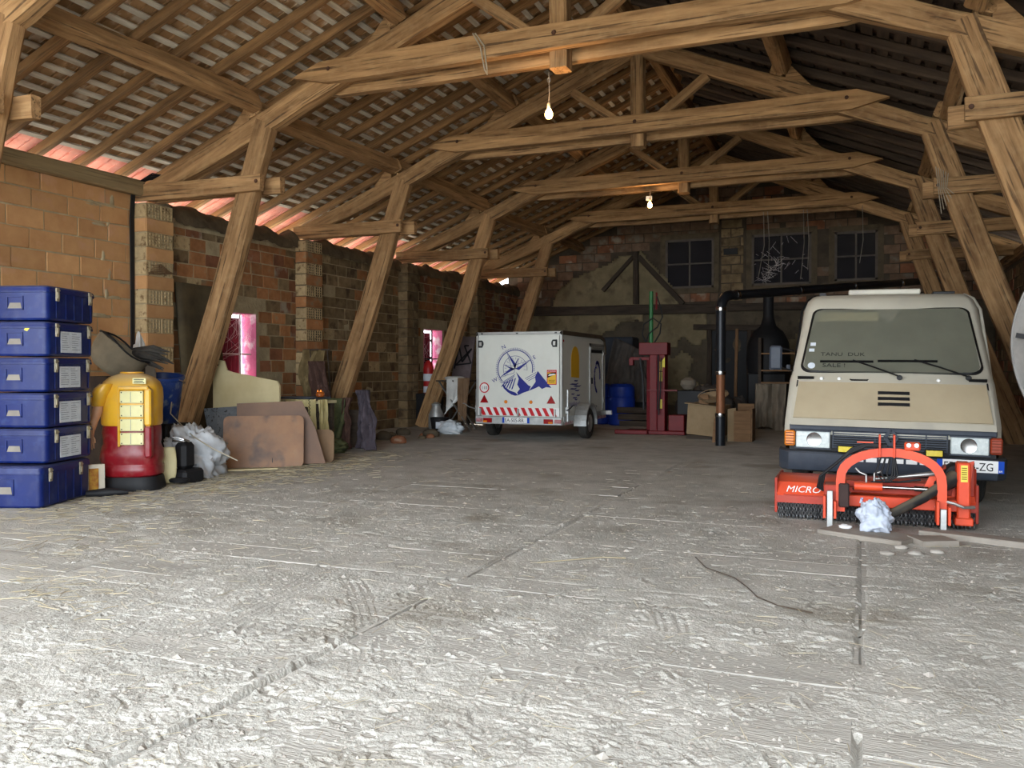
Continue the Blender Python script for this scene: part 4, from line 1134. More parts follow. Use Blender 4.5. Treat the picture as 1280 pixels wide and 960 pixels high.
# stones and rubble at the foot of the wall
for k in range(16):
    x, y = random.uniform(-8.7, -7.2), random.uniform(12.6, 14.4); r_ = random.uniform(.05, .14)
    o = bundle('stone', (x, y, 0), (r_*1.3, r_, r_*.8), [MORT_D, STONEW, B_RED][k % 3], None, .15, 1.5, 50+k, 12, 8); tag(o, '%s stone among the rubble before the third strut, %s' % (['grey mortar', 'flat brown', 'reddish brick'][k % 3], ['nearest the wall', 'toward the open floor', 'at the pile edge', 'beside the brick wall foot', 'in the middle of the pile', 'near the slumped jackets'][k//3]), 'stone', 'rubble stones by the wall')

# ---------------------------------------------------------------- corner behind the third strut
mc = thing('milk_churn', 'grey metal milk churn beside the foot of the third strut', 'churn', (-8.1, 15.75, 0), world_=True)
MB().lathe([(.15, 0), (.165, .02), (.16, .34), (.10, .46), (.085, .52)], (-8.16, 15.75, 0), 24).build('body', GALV, mc, smooth=30)
MB().lathe([(.095, .52), (.10, .56), (.08, .57), (.03, .60)], (-8.16, 15.75, 0), 24).build('lid', GALV, mc, smooth=30)
pl_ = thing('bucket', 'black bucket with a white label by the milk churn', 'bucket', (-7.85, 15.3, 0), world_=True)
MB().lathe([(.15, 0), (.19, .30), (.20, .31), (.18, .31), (.14, .02), (.001, .02)], (-7.85, 15.3, 0), 24, cap=False).build('body', BLACK, pl_, smooth=30)
MB().box(-7.83, -7.70, 15.09, 15.105, .10, .23).build('label', LBL, pl_)
o = bundle('plastic_bag', (-7.50, 15.1, 0), (.27, .18, .16), mat('white_plastic', (190, 200, 206), (226, 232, 236), rough=.4), None, .35, 2.4, 61); tag(o, 'white plastic bag on the floor in front of the black bucket', 'bag')
ft = thing('folding_table', 'small folding table with a white cloth behind the third strut', 'table', (-7.9, 16.2, 0), world_=True)
MB().box(-8.35, -7.55, 16.1, 16.6, 1.02, 1.05).build('tabletop', W_DARK, ft)
for a, b_ in (((-8.3, 16.15, 1.02), (-7.45, 15.95, 0)), ((-7.6, 16.15, 1.02), (-8.35, 15.95, 0)), ((-8.3, 16.5, 1.02), (-7.6, 16.5, 0)), ((-7.6, 16.5, 1.02), (-8.3, 16.5, 0))):
    MB().obox(a, b_, .04, .02).build('leg', STEEL, ft)
o = sheet('towel', lambda u, v: (-8.08+.36*u, 16.08-.02*(1-v), 1.09-.72*(1-v)*(1-.5*u)), 18, 16, WHITEC, None, .004, .05, 5, 71); tag(o, 'white towel hanging over the small folding table', 'towel')
o = bundle('towel', (-8.0, 16.3, 1.055), (.24, .18, .05), WHITEC, None, .2, 2.4, 63); tag(o, 'folded white towel on top of the folding table', 'towel')
o = sheet('robe', lambda u, v: (-7.78+.26*u*(1-.3*(1-v)), 16.02-.03*(1-v), .20+.90*v), 20, 24, mat('tan_robe', (110, 86, 64), (136, 108, 82), scale=4), None, .005, .08, 5, 73); tag(o, 'tan robe hanging from the folding table edge', 'robe')
ch = thing('folding_chair', 'tall grey chair back with black zigzag straps by the trailer', 'chair', (-8.3, 17.5, 0), world_=True)
MB().prism([(-8.72, .92), (-8.26, .90), (-8.1, 2.02), (-8.54, 2.04)], 17.55, 17.60).build('backrest', mat('grey_mauve', (98, 86, 88), (124, 112, 112), scale=4), ch)
zz = MB()
pts_ = [(-8.62, 1.3), (-8.5, 1.82), (-8.42, 1.45), (-8.18, 1.75), (-8.58, 1.38), (-8.2, 1.42), (-8.36, 1.82), (-8.25, 1.82)]
for p, q in zip(pts_[:-1], pts_[1:]): zz.obox((p[0], 17.54, p[1]), (q[0], 17.54, q[1]), .012, .035)
zz.build('strap', BLACK, ch); MB().box(-8.75, -8.25, 17.2, 17.6, .42, .47).box(-8.75, -8.70, 17.5, 17.6, 0, .92).box(-8.30, -8.25, 17.5, 17.6, 0, .92).box(-8.75, -8.7, 17.2, 17.25, 0, .42).box(-8.3, -8.25, 17.2, 17.25, 0, .42).build('seat', W_DARK, ch)
rs = thing('fire_extinguisher', 'red and white cylinder standing behind the third strut', 'cylinder', (-9.1, 16.95, 0), world_=True)
MB().lathe([(.10, .74), (.115, .78), (.12, 1.3), (.09, 1.42), (.04, 1.48)], (-9.0, 17.0, 0), 20).build('body', mat('red_paint', (150, 28, 30), (180, 40, 40), rough=.4), rs, smooth=30)
MB().lathe([(.122, 1.02), (.123, 1.18)], (-9.0, 17.0, 0), 20, cap=False).lathe([(.119, .76), (.12, .90)], (-9.0, 17.0, 0), 20, cap=False).build('band', LBL, rs)
MB().lathe([(.03, 1.46), (.03, 1.52)], (-9.0, 17, 0), 10).box(-9.04, -8.90, 16.98, 17.02, 1.51, 1.53).build('valve', BLACK, rs)
o = MB().box(-9.2, -8.75, 16.75, 17.25, 0, .74, .01).build('crate', BLACK); tag(o, 'black crate under the red and white cylinder', 'crate')

# ---------------------------------------------------------------- trailer
TW = mat('trailer_white', (206, 208, 200), (218, 220, 212), rough=.35, scale=1.5, dust=.12)
ALU = mat('aluminium', (150, 150, 146), (176, 176, 172), rough=.45, metal=.5)
NAVY = mat('navy_vinyl', (26, 34, 120), (30, 40, 132), rough=.4)
RED = mat('red_vinyl', (190, 24, 34), rough=.35)
WHV = mat('white_vinyl', (226, 226, 224), rough=.35)
YSUN = mat('sun_yellow', (226, 176, 40), rough=.4)
AMBL = mat('amber_lens', (214, 120, 30), rough=.2, spec=.6)
REDL = mat('red_lens', (150, 20, 24), rough=.2, spec=.6)
TT = thing('box_trailer', 'white box trailer with a blue compass and mountain picture on its rear', 'trailer', (-5.62, 15.4, 0), world_=True)
xa, xb, ya, yb, za, zb = -6.45, -4.80, 14.02, 16.75, .30, 1.94
zf = .44
MB().prism([(ya+.02, zf), (ya+.02, zb-.01), (yb-.35, zb-.01), (yb-.10, zb-.08), (yb, zb-.24), (yb, zf)], xa+.015, xb-.015, 'yz').build('body', TW, TT)
rf = MB().prism([(ya, zb), (ya, zb+.02), (yb-.34, zb+.02), (yb-.08, zb-.05), (yb+.02, zb-.22), (yb+.02, zb-.36), (yb-.02, zb-.36), (yb-.04, zb-.24), (yb-.14, zb-.10), (yb-.36, zb-.055), (ya, zb-.055)], xb-.03, xb+.006, 'yz')
rf.prism([(ya, zb), (ya, zb+.02), (yb-.34, zb+.02), (yb-.08, zb-.05), (yb+.02, zb-.22), (yb+.02, zb-.36), (yb-.02, zb-.36), (yb-.04, zb-.24), (yb-.14, zb-.10), (yb-.36, zb-.055), (ya, zb-.055)], xa-.006, xa+.03, 'yz')
rf.build('roof_edge', mat('bronze_trim', (70, 62, 52), (90, 80, 66), rough=.5), TT)
MB().box(xa, xa+.05, ya, ya+.05, za+.10, zb, .006).box(xb-.05, xb, ya, ya+.05, za+.10, zb, .006).box(xa, xb, ya, ya+.05, zb-.045, zb+.01, .006).build('rear_frame', ALU, TT)
MB().box(xa, xb, ya-.03, ya+.08, .30, .44, .008).build('bumper_beam', GALV, TT)
MB().box(xa+.1, xb-.1, ya+.1, yb, .34, .44).box(xb-.03, xb+.01, ya+.05, yb, .36, .45).box(xa-.01, xa+.03, ya+.05, yb, .36, .45).build('chassis', GALV, TT)
rp = MB().box(xa+.055, xb-.055, ya-.012, ya+.02, .45, zb-.07, .004).build('rear_panel', TW, TT)
yR = ya-.014
# striped band
MB().box(xa+.05, xb-.05, yR-.002, yR+.001, .455, .60).build('band', WHV, rp)
stp = MB()
xx = xa+.06
while xx < xb-.16:
    stp.prism([(xx+.075, .457), (xx+.145, .457), (xx+.075, .598), (xx+.005, .598)], yR-.004, yR-.001); xx += .135
o = stp.build('stripes', RED, rp)
for x in (xa+.10, -5.62, xb-.13):
    MB().box(x-.018, x+.018, yR-.03, yR, .44, .58, .004).build('hinge', STEEL, TT)
for x in (xa+.10, xb-.14):
    MB().prism([(x-.05, 1.67), (x+.03, 1.67), (x+.055, 1.72), (x+.055, 1.76), (x+.03, 1.80), (x-.05, 1.80)] if x < -6 else [(x+.05, 1.67), (x-.03, 1.67), (x-.055, 1.72), (x-.055, 1.76), (x-.03, 1.80), (x+.05, 1.80)], yR-.012, yR).build('catch_plate', BLACK, TT)
    MB().box(x-.022, x+.022, yR-.02, yR-.012, 1.70, 1.77).build('catch', STEEL, TT)
for x in (xa+.12, -5.65, xb-.12): MB().box(x-.02, x+.02, ya-.01, ya, zb-.03, zb-.01).build('clip', BLACK, TT)
# lights, plate
for s, x in ((-1, xa+.0), (1, xb-.15)):
    MB().box(x+.02, x+.14, ya-.05, ya-.03, .335, .40, .004).build('marker_board', mat('marker_red', (140, 50, 60), (190, 150, 150), scale=20), TT)
for s, x in ((-1, xa+.16), (1, xb-.33)):
    l_ = MB().box(x, x+.17, ya-.055, ya-.03, .325, .405, .006).build('tail_light', REDL, TT)
    MB().box(x+(.0 if s < 0 else .09), x+(.08 if s < 0 else .17), ya-.058, ya-.054, .325, .36).build('amber_segment', AMBL, l_)
def plate(parent, x0, x1, y, z0, z1, s, left='F'):
    p = MB().box(x0, x1, y-.006, y, z0, z1, .002).build('number_plate', WHV, parent)
    h = z1-z0
    MB().box(x0, x0+h*.42, y-.0075, y-.005, z0, z1).build('blue_strip', mat('plate_blue', (24, 70, 170)), p)
    MB().box(x1-h*.42, x1, y-.0075, y-.005, z0, z1).build('blue_strip', MATS['plate_blue'], p)
    return p
pp = plate(TT, -5.92, -5.40, ya-.032, .325, .425, 'EA')
def tx(s, size, m, parent, loc, rot=(math.pi/2, 0, 0), **k):
    if parent.parent is not None and parent.parent.get('_w'): loc = Vector(loc)-parent.parent.location
    return text(s, size, m, parent, loc, rot, **k)
# children built in world coordinates of a located root need its offset: bake by building on the root itself
text('EA-505-RR', .094, TXT, TT, (-5.872, ya-.0405, .342), (math.pi/2, 0, 0), name='plate_lettering', w=.86)
# round speed sign, triangles, dots, warning sticker
MB().lathe([(.095, -.002), (.095, .0)], (xa+.17, yR, .95), 32, 'y').build('speed_sticker', RED, TT)
MB().lathe([(.075, -.004), (.075, -.002)], (xa+.17, yR, .95), 32, 'y').build('speed_disc', WHV, TT)
text('110', .085, TXT, TT, (xa+.17, yR-.005, .92), (math.pi/2, 0, 0), name='speed_number', align='CENTER', w=.9)
for x in (xa+.17, xb-.20):
    MB().prism([(x-.08, .68), (x+.08, .68), (x, .82)], yR-.012, yR).build('reflector', REDL, TT)
for x in (-5.86, -5.38): MB().lathe([(.03, -.012), (.032, 0)], (x, yR, .70), 16, 'y').build('amber_reflector', AMBL, TT)
MB().box(xb-.28, xb-.10, yR-.003, yR, 1.01, 1.27).build('warning_sticker', RED, TT)
MB().box(xb-.268, xb-.112, yR-.0045, yR-.003, 1.025, 1.225).build('warning_field', YSUN, TT)
MB().prism([(xb-.268, 1.13), (xb-.268, 1.20), (xb-.19, 1.222), (xb-.112, 1.225), (xb-.112, 1.20), (xb-.2, 1.16)], yR-.006, yR-.0045).build('warning_black', BLACK, TT)
MB().prism([(xb-.255, 1.165), (xb-.23, 1.195), (xb-.14, 1.205), (xb-.12, 1.185), (xb-.2, 1.17)], yR-.0075, yR-.006).build('warning_lorry', WHV, TT)
text('ATTENTION', .027, WHV, TT, (xb-.19, yR-.0045, 1.235), (math.pi/2, 0, 0), name='warning_text', align='CENTER')
text('ANGLES', .032, TXT, TT, (xb-.19, yR-.006, 1.075), (math.pi/2, 0, 0), name='warning_text', align='CENTER')
text('MORTS', .032, TXT, TT, (xb-.19, yR-.006, 1.045), (math.pi/2, 0, 0), name='warning_text', align='CENTER')
# compass and mountains, drawn as thin vinyl
cx, cz_ = -5.68, 1.29
def ringpoly(mb, r0, r1, a0, a1, n, y0, y1, c=(cx, cz_), rot=0.):
    for i in range(n):
        a, b_ = R(a0+(a1-a0)*i/n), R(a0+(a1-a0)*(i+1)/n)
        mb.prism([(c[0]+r0*math.cos(a), c[1]+r0*math.sin(a)), (c[0]+r1*math.cos(a), c[1]+r1*math.sin(a)), (c[0]+r1*math.cos(b_), c[1]+r1*math.sin(b_)), (c[0]+r0*math.cos(b_), c[1]+r0*math.sin(b_))], y0, y1)
cmpx = MB()
ringpoly(cmpx, .325, .34, -12, 222, 60, yR-.003, yR)
ringpoly(cmpx, .225, .232, -8, 215, 40, yR-.003, yR)
for i in range(62):
    a = R(-6+230*i/61)
    c_, s_ = math.cos(a), math.sin(a)
    p = [(cx+r_*c_-w_*s_*.0, cz_+r_*s_) for r_, w_ in ((.345, 0), (.375, 0))]
    cmpx.obox((p[0][0], yR-.0015, p[0][1]), (p[1][0], yR-.0015, p[1][1]), .0015, .007, up=(-s_, 0, c_))
def star(mb, c, ang, L, w, solidside=1):
    a = R(ang); d = (math.cos(a), math.sin(a)); n_ = (-d[1], d[0])
    tip = (c[0]+d[0]*L, c[1]+d[1]*L); k = L*.16
    b_ = (c[0]+d[0]*k+n_[0]*w*solidside, c[1]+d[1]*k+n_[1]*w*solidside)
    mb.prism([c, b_, tip], yR-.004, yR-.0005)
    e_ = (c[0]+d[0]*k-n_[0]*w*solidside, c[1]+d[1]*k-n_[1]*w*solidside)
    mb.obox((e_[0], yR-.002, e_[1]), (tip[0], yR-.002, tip[1]), .002, .006, up=(-d[1], 0, d[0]))
    mb.obox((e_[0], yR-.002, e_[1]), (c[0], yR-.002, c[1]), .002, .006, up=(-d[1], 0, d[0]))
for ang, L, w in ((118, .34, .055), (28, .34, .055), (208, .34, .055)):
    star(cmpx, (cx, cz_), ang, L, w, -1)
for ang, L, w in ((73, .2, .04), (163, .22, .04)):
    star(cmpx, (cx, cz_), ang, L, w, 1)
for i in range(13):
    a = R(-5+218*i/12)
    cmpx.obox((cx+.165*math.cos(a), yR-.0015, cz_+.165*math.sin(a)), (cx+.205*math.cos(a), yR-.0015, cz_+.205*math.sin(a)), .0015, .006, up=(-math.sin(a), 0, math.cos(a)))
cmpx.build('compass_picture', NAVY, TT)
for s, ang, rr_ in (('N', 118, .44), ('E', 28, .43), ('W', 208, .43)):
    a = R(ang)
    text(s, .10, NAVY, TT, (cx+rr_*math.cos(a), yR-.001, cz_+rr_*math.sin(a)-.03), (math.pi/2, R(-28) if s != 'W' else R(-28), 0), name='compass_letter', align='CENTER')
mt = MB()
mx, mz = cx+.02, cz_-.06
M1 = [(0, 0), (.03, -.02), (.10, -.11), (.17, -.17), (.235, -.235), (.28, -.25), (.30, -.22), (.33, -.16), (.36, -.08), (.41, .02), (.52, -.11), (.60, -.20), (.665, -.275), (.60, -.265), (.54, -.255), (.49, -.295), (.43, -.25), (.37, -.28), (.30, -.335), (.2, -.345), (.12, -.37), (.04, -.41), (-.02, -.42), (.02, -.36), (.06, -.30), (.02, -.24), (.05, -.15), (.0, -.1), (-.02, -.04)]
def zig(P): return [(mx+p[0], mz+p[1]) for p in P]
# triangulated by blender ngon fill on each simple outline
mt.prism(zig([(0, 0), (.10, -.11), (.235, -.235), (.28, -.25), (.24, -.33), (.12, -.37), (.04, -.41), (.02, -.36), (.07, -.30), (.02, -.22), (.05, -.12)]), yR-.004, yR-.0005)
mt.prism(zig([(.41, .02), (.52, -.11), (.665, -.275), (.57, -.262), (.49, -.295), (.43, -.25), (.37, -.28), (.24, -.33), (.30, -.26), (.37, -.17), (.36, -.08)]), yR-.004, yR-.0005)
for k in range(5):
    x = -.04-.05*k
    mt.prism(zig([(x+.02, -.10-.02*k), (x+.035, -.11-.02*k), (x-.03, -.30+.01*k), (x-.055, -.31+.012*k)]), yR-.004, yR-.0005)
mt.prism(zig([(-.02, -.42), (.04, -.41), (-.02, -.36), (-.12, -.33), (-.21, -.27), (-.24, -.22), (-.27, -.22), (-.24, -.29), (-.16, -.36), (-.09, -.40)]), yR-.004, yR-.0005)
for k in range(4): mt.prism(zig([(-.02-.015*k, -.035-.03*k), (-.02-.015*k, -.045-.03*k), (-.29+.03*k, -.20-.005*k), (-.29+.03*k, -.19-.005*k)]), yR-.003, yR-.0005)
for k in range(3): mt.prism(zig([(.38, .0-.035*k), (.38, -.01-.035*k), (.17+.03*k, -.12-.02*k), (.17+.03*k, -.11-.02*k)]), yR-.003, yR-.0005)
mt.build('mountain_picture', NAVY, TT)
# right side: sun, waves, grass, door, fender, jack, stripes
xs_ = xb-.015
def sp(mb, poly, t0, t1): return mb.prism(poly, xs_+t0, xs_+t1, 'yz')
P = [(14.55, 1.14), (15.02, 1.12)]+[(14.785+.235*math.cos(R(a)), 1.45+.25*math.sin(R(a))) for a in range(0, 181, 15)]
sp(MB(), P, 0, .003).build('sun_picture', YSUN, TT)
wv = MB()
for (y, z, L) in ((14.45, 1.01, .55), (14.70, 1.07, .26), (14.66, .97, .50), (14.45, .925, .45), (14.75, .89, .30), (14.55, .83, .20), (14.85, .80, .24), (14.62, .76, .30), (14.75, .725, .18)):
    sp(wv, [(y, z), (y+L*.3, z+.016), (y+L*.7, z+.008), (y+L, z+.02), (y+L*.75, z-.014), (y+L*.3, z-.010)], 0, .003)
wv.build('wave_picture', NAVY, TT)
gr = MB()
for i in range(9):
    y = 14.42+i*.075
    for dy in (-.03, .0, .03): gr.obox((xs_+.0015, y, .60), (xs_+.0015, y+dy, .66+random.random()*.04), .0015, .004, up=(0, 1, 0))
gr.build('grass_picture', NAVY, TT)
dp = MB().box(xs_-.005, xs_+.010, 15.72, 16.52, .50, 1.72, .003).build('side_door', TW, TT)
MB().box(xs_, xs_+.022, 15.66, 15.72, .47, 1.78).box(xs_, xs_+.022, 16.52, 16.58, .47, 1.78).box(xs_, xs_+.022, 15.66, 16.58, 1.72, 1.78).box(xs_, xs_+.03, 15.68, 16.56, 1.66, 1.71).build('door_frame', ALU, TT)
MB().box(xs_+.01, xs_+.016, 15.74, 16.50, 1.60, 1.70).build('door_gap', BLACK, TT)
wr_ = MB()
for i in range(30):
    a = R(-10+i*9); r_ = .2
    wr_.obox((xs_+.013, 16.15+.17*math.cos(a), 1.13+.27*math.sin(a)), (xs_+.013, 16.15+.20*math.cos(a+.22), 1.13+.31*math.sin(a+.22)), .003, random.uniform(.03, .07), up=(0, 1, .3))
wr_.build('wreath_picture', NAVY, TT)
MB().box(xs_+.01, xs_+.03, 15.76, 15.80, 1.0, 1.12).build('door_handle', BLACK, TT)
MB().lathe([(.02, 0), (.02, .03)], (xs_+.02, 16.0, .56), 10, 'x').build('door_knob', STEEL, TT)
for z in (.62, 1.56): MB().box(xs_, xs_+.03, 16.54, 16.60, z, z+.06).build('hinge', STEEL, TT)
# wheels and fenders
wt = wheel(TT, (xb+.12, 15.02, .29), .285, .165, 1)
wheel(TT, (xa-.10+.02, 15.02, .29), .285, .165, -1)
for x0_, x1_ in ((xb-.0, xb+.23), (xa-.21, xa+.0)):
    fd = MB(); pr1 = []
    for k in range(13):
        a = R(-8+196*k/12); pr1.append((15.02+.36*math.cos(a), .30+.36*math.sin(a)))
    pr2 = [(15.02+(y-15.02)*.955, .30+(z-.30)*.955) for y, z in pr1]
    for k in range(12):
        fd.prism([pr1[k], pr1[k+1], pr2[k+1], pr2[k]], x0_, x1_, 'yz')
    # outer lip
    xo = x1_ if x0_ > -5 else x0_
    for k in range(12):
        pr3 = [(15.02+(y-15.02)*.90, .30+(z-.30)*.90) for y, z in (pr1[k], pr1[k+1])]
        fd.prism([pr1[k], pr1[k+1], pr3[1], pr3[0]], xo-.006, xo+.006, 'yz')
    fd.build('fender', GALV, TT, smooth=30)
for ya_, yb_ in ((14.15, 14.62), (15.48, 16.75)):
    MB().box(xs_+.012, xs_+.018, ya_, yb_, .30, .44).build('side_band', WHV, TT)
    s2 = MB(); y = ya_
    while y < yb_-.07:
        s2.prism([(y, .302), (y+.04, .302), (y+.07, .438), (y+.03, .438)], xs_+.018, xs_+.020, 'yz'); y += .075
    s2.build('side_stripes', mat('faded_red', (140, 50, 56)), TT)
for (x, s) in ((xb+.05, 1), (xa-.05, -1)):
    jk = MB().tube([(x, 14.16, .36), (x, 14.16, .92)], .024, 10).build('corner_jack', GALV, TT)
    MB().box(x-.03 if s > 0 else x-.02, x+.03, 14.12, 14.2, .50, .62, .005).build('jack_clamp', GALV, TT)
    MB().tube([(x, 14.1, .56), (x+s*.10, 14.02, .60), (x+s*.16, 13.98, .66), (x+s*.20, 13.98, .66)], .010, 7).build('jack_handle', BLACK if s > 0 else STEEL, TT)
MB().box(xb-.6, xb-.42, 15.2, 15.5, zb, zb+.05, .01).box(xb-.5, xb-.3, 15.9, 16.2, zb, zb+.04, .01).build('roof_vent', ALU, TT)
MB().lathe([(.022, 0), (.022, .02)], (xs_, 14.08, 1.78), 10, 'x').build('side_marker', REDL, TT)
MB().box(xb-.02, xb+.12, yb, yb+.05, .36, .44).build('front_marker', WHV, TT)
MB().tube([(-5.9, yb, .40), (-5.62, yb+1.0, .42)], .035, 8).tube([(-5.3, yb, .40), (-5.62, yb+1.0, .42)], .035, 8).tube([(-5.62, yb+.95, .42), (-5.62, yb+1.2, .42)], .03, 8).tube([(-5.5, yb+.85, .6), (-5.5, yb+.85, .1)], .02, 8).lathe([(.001, 0), (.09, .01), (.09, .05), (.001, .06)], (-5.53, yb+.85, .09), 16, 'x').build('drawbar', GALV, TT)

# ---------------------------------------------------------------- barrels and dark tarp behind the trailer
BLT = mat('blue_tarp', (14, 40, 120), (24, 56, 150), rough=.5, bump=.2)
for k, (x, y, lb) in enumerate(((-5.05, 18.9, 'blue plastic drum right behind the trailer front, nearest the splitter'), (-5.65, 19.1, 'blue plastic drum half hidden behind the trailer'))):
    d_ = thing('drum', lb, 'drum', (x, y, 0), 'blue drums behind the trailer', world_=True)
    MB().lathe([(.24, 0), (.30, .04), (.31, .25), (.30, .28), (.315, .31), (.315, .62), (.30, .65), (.31, .68), (.30, .88), (.24, .94), (.22, .95)], (x, y, 0), 28).build('body', BLT, d_, smooth=30)
    MB().lathe([(.04, .95), (.04, .975)], (x+.1, y-.05, 0), 12).lathe([(.04, .95), (.04, .97)], (x-.12, y, 0), 12).build('cap', BLACK, d_)
DTP = mat('dark_tarp', (60, 57, 55), (92, 86, 80), scale=3, rough=.7, bump=.3)
o = thing('machine', 'tall machine under a dark tarpaulin between trailer and log splitter', 'machine', (-5.2, 20, 0), world_=True)
sheet('tarpaulin_front', lambda u, v: (-5.75+1.25*u*(1-.18*v)+.25*v, 19.75+.25*v, .5+1.55*v*(1-.32*u)), 46, 40, DTP, o, .008, .20, 5, 91)
sheet('tarpaulin_side', lambda u, v: (-4.55-.25*v+.1*u, 19.75+.9*u, .5+1.05*v), 26, 30, DTP, o, .008, .14, 5, 93, (1, 0, 0))
MB().box(-5.7, -4.65, 20.05, 20.8, .12, 1.45, .03).build('body', BLACK, o)
MB().box(-5.8, -4.6, 19.8, 20.7, 0, .12).build('pallet', W_DARK, o)
o = MB().box(-6.6, -5.3, 20.9, 21.6, 0, 2.1, .03).build('cabinet', mat('slate_cabinet', (44, 48, 56), (60, 64, 70), scale=2)); tag(o, 'dark slate cabinet against the back wall behind the trailer', 'cabinet')
for k in range(3):
    o = MB().box(-5.0-.03*k, -4.35+.02*k, 18.55, 18.85, .0+k*.15, .13+k*.15, .008).build('timber_baulk', W_DARK); tag(o, ['lowest', 'middle', 'topmost'][k]+' of three dark timber baulks stacked beside the blue drum', 'timber', 'stacked timber baulks')

# ---------------------------------------------------------------- log splitter
SRED = mat('splitter_red', (90, 8, 13), (112, 14, 20), rough=.5, scale=4, dust=.12, dustcol=(100, 60, 50))
SGRN = mat('pole_green', (38, 96, 52), (50, 116, 64), rough=.4)
ls = thing('log_splitter', 'red upright log splitter with a green ram pole and looped hoses', 'log splitter', (-3.65, 16.4, 0), world_=True)
MB().box(-3.80, -3.50, 16.34, 16.62, .04, 1.62, .008).build('column', SRED, ls)
MB().box(-3.86, -3.80, 16.36, 16.46, .1, 1.5).box(-3.66, -3.64, 16.30, 16.34, .1, 1.55).build('guide_rail', mat('splitter_dark', (84, 16, 22), (104, 24, 30)), ls)
MB().box(-4.00, -3.44, 16.28, 16.60, 1.56, 1.80, .01).build('head', SRED, ls)
MB().tube([(-3.79, 16.42, 1.78), (-3.79, 16.42, 2.80)], .04, 12).build('ram_pole', SGRN, ls, smooth=40)
MB().tube([(-3.69, 16.44, 2.45), (-3.69, 16.44, 2.78)], .018, 8).build('lift_pin', SRED, ls)
MB().tube([(-3.68, 16.42, 2.7), (-3.60, 16.4, 2.5), (-3.56, 16.4, 2.3), (-3.66, 16.38, 2.1), (-3.82, 16.36, 1.98), (-3.88, 16.38, 1.82)], .014, 7).build('hose', BLACK, ls, smooth=60)
MB().tube([(-3.72, 16.4, 1.8), (-3.6, 16.35, 1.98), (-3.58, 16.35, 2.16), (-3.74, 16.35, 2.28), (-3.92, 16.36, 2.16), (-3.95, 16.36, 1.96), (-3.88, 16.38, 1.8)], .014, 7).build('hose', BLACK, ls, smooth=60)
MB().box(-4.18, -3.80, 16.32, 16.40, 1.46, 1.52, .005).box(-4.2, -4.12, 16.30, 16.42, 1.36, 1.5, .005).build('control_arm', SRED, ls)
MB().tube([(-3.62, 16.28, 1.56), (-3.60, 16.22, 1.2), (-3.62, 16.24, .5)], .014, 7).tube([(-3.56, 16.28, 1.5), (-3.56, 16.24, .9), (-3.6, 16.26, .4)], .012, 7).build('hose', BLACK, ls, smooth=60)
MB().box(-4.30, -3.1, 16.25, 16.75, .02, .09, .01).box(-3.42, -3.12, 16.3, 16.7, .09, .40, .01).box(-4.45, -3.8, 16.15, 16.3, .02, .10, .01).build('base_plate', SRED, ls)
MB().box(-3.82, -3.24, 16.24, 16.33, .86, .89).build('side_table', SRED, ls)
MB().obox((-3.98, 16.3, 1.5), (-3.92, 16.3, 1.1), .03, .04).obox((-3.92, 16.3, 1.1), (-3.90, 16.3, .5), .03, .05).build('lever', BLACK, ls)
for z in (1.05, .52, 1.25): MB().box(-3.60, -3.55, 16.335, 16.34, z, z+.18).build('yellow_sticker', YEL, ls)
MB().prism([(-3.60, 1.32), (-3.50, 1.32), (-3.50, 1.52), (-3.55, 1.45)], 16.330, 16.34).build('yellow_sticker', YEL, ls)
o = MB().lathe([(.001, 0), (.10, .03), (.16, .12), (.15, .2), (.05, .26)], (-3.15, 16.9, .86), 18).build('helmet', mat('dusty_helmet', (96, 88, 76), (122, 112, 98))); tag(o, 'dusty round helmet on a dark stand beside the log splitter', 'helmet')
o = MB().box(-3.35, -2.8, 16.8, 17.3, 0, .86, .01).build('stand', BLACK); tag(o, 'black stand beside the red log splitter', 'stand')

# ---------------------------------------------------------------- boards, crates and basket by the pipe
CARD = mat('cardboard', (126, 106, 78), (150, 128, 98), scale=3, dust=.3)
WD = mat('fresh_board', (110, 82, 56), (138, 106, 76), scale=3, stretch=(1, 1, 4), lines=.3)
bx = thing('cardboard_box', 'open cardboard box left of the stove pipe', 'box', (0, 0, 0))
MB().box(-.32, .32, -.02, .5, 0, .55, .004).build('body', CARD, bx)
MB().obox((-.36, -.02, .57), (.34, -.02, .55), .16, .015).build('flap', CARD, bx)
bx.location = (-2.62, 15.55, .08); bx.rotation_euler = (R(3), R(4), R(-8))
o = MB().box(-2.95, -2.4, 15.6, 16.0, 0, .075).build('pallet_block', W_DARK); tag(o, 'low wooden block under the cardboard box', 'block')
o = MB().obox((-2.32, 15.0, .0), (-2.30, 15.06, .42), .12, .03).build('board', WD); tag(o, 'short upright board leaning just left of the stove pipe', 'board')
o = MB().prism([(-2.16, 0), (-2.02, 0), (-2.02, .60), (-2.16, .58)], 15.3, 15.5).build('board', CARD); tag(o, 'grey cardboard sheet right of the stove pipe', 'board')
bx = thing('crate', 'wooden crate with tall plank sides right of the stove pipe', 'crate', (-1.9, 15.5, 0), world_=True)
MB().box(-2.05, -1.76, 15.28, 15.31, 0, .55).build('side', WD, bx); MB().box(-1.77, -1.74, 15.31, 15.8, 0, .58).build('side', WD, bx); MB().box(-2.05, -1.76, 15.8, 15.83, 0, .66).build('side', WD, bx); MB().box(-2.05, -1.76, 15.31, 15.8, 0, .02).build('bottom', WD, bx)
bs = thing('basket', 'shallow pale basket with a handle lying on the cardboard box', 'basket', (0, 0, 0))
MB().lathe([(.001, .0), (.18, .0), (.27, .09), (.28, .09), (.19, -.012), (.001, -.012)], (0, 0, 0), 26, cap=False).build('bowl', mat('wicker', (132, 110, 82), (158, 134, 104), scale=20, bump=.3), bs, smooth=40)
